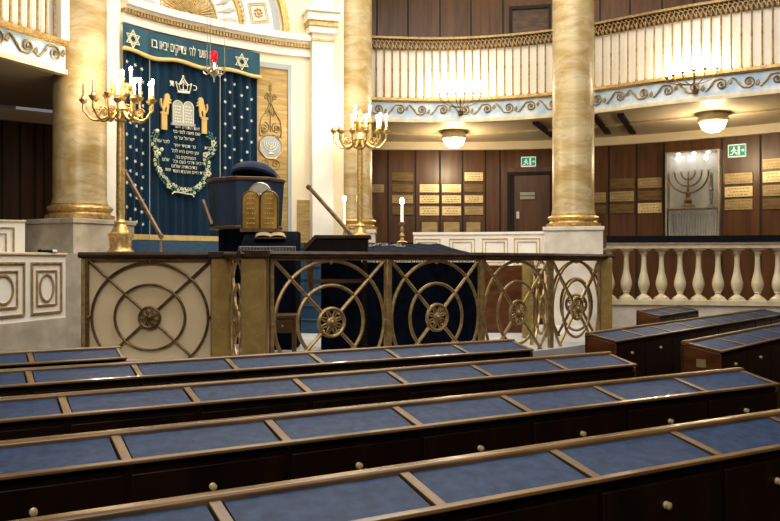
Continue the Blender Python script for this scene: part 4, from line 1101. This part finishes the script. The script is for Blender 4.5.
# menorah inside
sm = backw.px(690); mz = zs
mr = thing('menorah', 'silver seven branched menorah inside the lit display case', 'menorah', tuple(backw.W(sm, mz, .17)))
def rz_(px, py): s = backw.px(px); return s, PZ(py, backw.at(s)[0].y-.17)
zt_ = rz_(690,171)[1]; H_ = zt_-mz
mb = MB(); mb.lathe([(.13,mz),(.13,mz+.03),(.06,mz+.08),(.075,mz+.14),(.035,mz+.2),(.05,mz+.28),(.022,mz+.32),(.03,mz+.36),(.016,mz+.40),(.014,zt_-.02)], (sm,-.17,0), 14)
backw.bend(mb).build('stem','bronze',mr,world=True)
for k in (1,2,3):
    r = .127*k; mb = MB(); mb.tube([(sm+r*math.cos(a),-.17,zt_-.03+r*1.05*math.sin(a)) for a in [PI+PI*j/20 for j in range(21)]], .016, 6)
    backw.bend(mb).build('branch','bronze',mr,world=True)
for k in range(-3,4):
    mb = MB().lathe([(.012,zt_-.04),(.03,zt_-.02),(.03,zt_),(.018,zt_+.02)], (sm+.127*k,-.17,0), 8); backw.bend(mb).build('oil_cup','silver',mr,world=True)
se = backw.px(713)
mb = MB().lathe([(.07,zs),(.07,zs+.02),(.025,zs+.05),(.03,zs+.12),(.022,zs+.3),(.05,zs+.32),(.05,zs+.34),(.03,zs+.36),(.03,zs+.60),(.04,zs+.62),(.012,zs+.66)], (se,-.17,0), 12)
backw.bend(mb).build('candlestick','silver',None,'slim silver stick standing right of the menorah in the display case','candlestick')

# ceiling lamps under the balcony
def dome_lamp(px, pyc, rpx, Y, label):
    x = PX(px,Y); r = rpx/F*Y
    root = thing('ceiling_lamp', label, 'ceiling lamp', (x,Y,BB))
    MB().lathe([(r*.95,-.16),(r*1.08,-.14),(r*1.1,-.10),(r*1.0,-.06),(r*.95,-.0)], n=28).build('brass_rim','sill',root)
    MB().lathe([(.001,-.16-r*.75),(r*.45,-.16-r*.68),(r*.8,-.16-r*.42),(r*.97,-.15)], n=28).build('glass_bowl','shade',root)
    l = bpy.data.lights.new('lamp','POINT'); l.energy = 55; l.color = (1,.80,.52); l.shadow_soft_size = .12
    o = bpy.data.objects.new('lamp_light', l); COL.objects.link(o); o.location = (x,Y,BB-.55)
dome_lamp(454, 138, 11.5, 15.6, 'glowing opal dome lamp under the balcony, between the middle and right columns')
dome_lamp(713, 121, 13.5, 13.7, 'glowing opal dome lamp under the balcony, above the menorah case')
# branched lights on the balcony front
def front_lights(px, xs, ys, label):
    s = bal.px(px); root = thing('balcony_light', label, 'wall light', tuple(bal.W(s, BB+.1, .1)))
    mb = MB(); mb.tube([(s,-.06,BB+.12),(s,-.14,BB+.2),(s,-.16,BT+.02)], .014, 6); mb.ball((s,-.06,BB+.14), .05, 8, 6)
    bal.bend(mb).build('stem','darkiron',root,world=True)
    for i, (x, y) in enumerate(zip(xs, ys)):
        sx = bal.px(x); z = PZ(y, bal.at(sx)[0].y-.15)
        mb = MB(); w = sx-s; mb.tube([(s+w*math.sin(t*PI/2), -.16, lerp(BB+.22, z-.02, 1-math.cos(t*PI/2))) for t in [j/8 for j in range(9)]], .009, 5)
        arm = bal.bend(mb).build('arm','darkiron',root,world=True)
        mb = MB().lathe([(.012,z-.03),(.034,z),(.034,z+.008),(.015,z+.01)], (sx,-.16,0), 10); bal.bend(mb).build('cup','darkiron',arm,world=True)
        mb = MB().lathe([(.014,z+.01),(.014,z+.10),(.022,z+.12),(.016,z+.18),(.002,z+.21)], (sx,-.16,0), 8); bal.bend(mb).build('bulb','bulb',arm,world=True)
    q, t, n = bal.at(s)
    l = bpy.data.lights.new('glow','POINT'); l.energy = 15; l.color = (1,.86,.66); l.shadow_soft_size = .25
    o = bpy.data.objects.new('balcony_glow', l); COL.objects.link(o); o.location = bal.W(s, BT+.3, .55)
front_lights(460.5, (439,447,456,465,474,482), (93.5,93.3,93,92.8,92.6,92.5), 'six armed candle light glowing on the balcony front, left of the right marble column')
front_lights(696, (669.5,676,685,696,707,719), (77,74.5,72,69.5,68,67.5), 'six armed candle light glowing on the balcony front, above the menorah case')

# ------------------------------------------------------------------ light
def point(x, y, z, e, col=(1,.82,.55), r=.15):
    l = bpy.data.lights.new('p','POINT'); l.energy = e; l.color = col; l.shadow_soft_size = r
    o = bpy.data.objects.new('point_light', l); COL.objects.link(o); o.location = (x,y,z)
def area(x, y, z, sx, sy, e, col, rot=(0,0,0)):
    l = bpy.data.lights.new('a','AREA'); l.shape = 'RECTANGLE'; l.size = sx; l.size_y = sy; l.energy = e; l.color = col
    o = bpy.data.objects.new('area_light', l); COL.objects.link(o); o.location = (x,y,z); o.rotation_euler = rot
point(xl, yl-.25, PZ(80,9.5), 34); point(xr, yr-.3, PZ(108,12), 30)
area(.5, 7.5, 8.3, 7, 6, 640, (1,.92,.80))
area(0, 12.0, 8.3, 6, 1.5, 120, (1,.92,.78))
area(3, 2.5, 8.3, 6, 5, 130, (.86,.93,1))
area(4.0, 15.6, 8.3, 7, 1, 90, (1,.85,.62)); 
area(-.5, -2.5, 6.8, 5, 3, 330, (1,.90,.76), (R(66),0,0))  # unseen fill, added to brighten surfaces that face the camera
point(-6.0, 9.6, 6.5, 40, r=.4)
q, t, n = backw.at(backw.px(692)); 
for x_ in (680,692,708):
    p = backw.W(backw.px(x_), zcase-.10, .2); point(p.x, p.y, p.z, .7, (1,.97,.9), .05)

w = bpy.data.worlds.new('w'); bpy.context.scene.world = w; w.use_nodes = True
w.node_tree.nodes['Background'].inputs[0].default_value = (.9,.92,1,1); w.node_tree.nodes['Background'].inputs[1].default_value = .2

# ------------------------------------------------------------------ camera
cam = bpy.data.cameras.new('camera'); co = bpy.data.objects.new('camera', cam); COL.objects.link(co)
co.location = (0,0,EYE); co.rotation_euler = (R(90),0,0); cam.sensor_width = 36; cam.lens = F/780*36
cam.shift_y = (HY-260.5)/780; cam.clip_end = 100
bpy.context.scene.camera = co
sc_ = bpy.context.scene; sc_.view_settings.view_transform = 'Standard'; sc_.view_settings.look = 'None'; sc_.view_settings.exposure = .22; sc_.view_settings.gamma = .88

# repeats carry the phrase of their set
GROUPS = {'pew_desk':'blue topped pew desks in the hall','brass_plaque':'brass plaques on the wood panelling','marble_column':'yellow marble columns with gold bases',
          'wall_niche':'framed niches under the brass plaques','candelabrum':'branched gilt candelabra before the ark wall','balcony':'white and gold gallery fronts',
          'exit_sign':'green exit signs on the panelling','ceiling_lamp':'opal dome lamps under the balcony','balcony_light':'six armed lights on the balcony front',
          'stair_handrail':'slanting wooden stair handrails','low_wall':'white low walls at the left'}
for o in list(bpy.data.objects):
    if o.parent is None and 'label' in o and o.name.split('.')[0] in GROUPS: o['group'] = GROUPS[o.name.split('.')[0]]
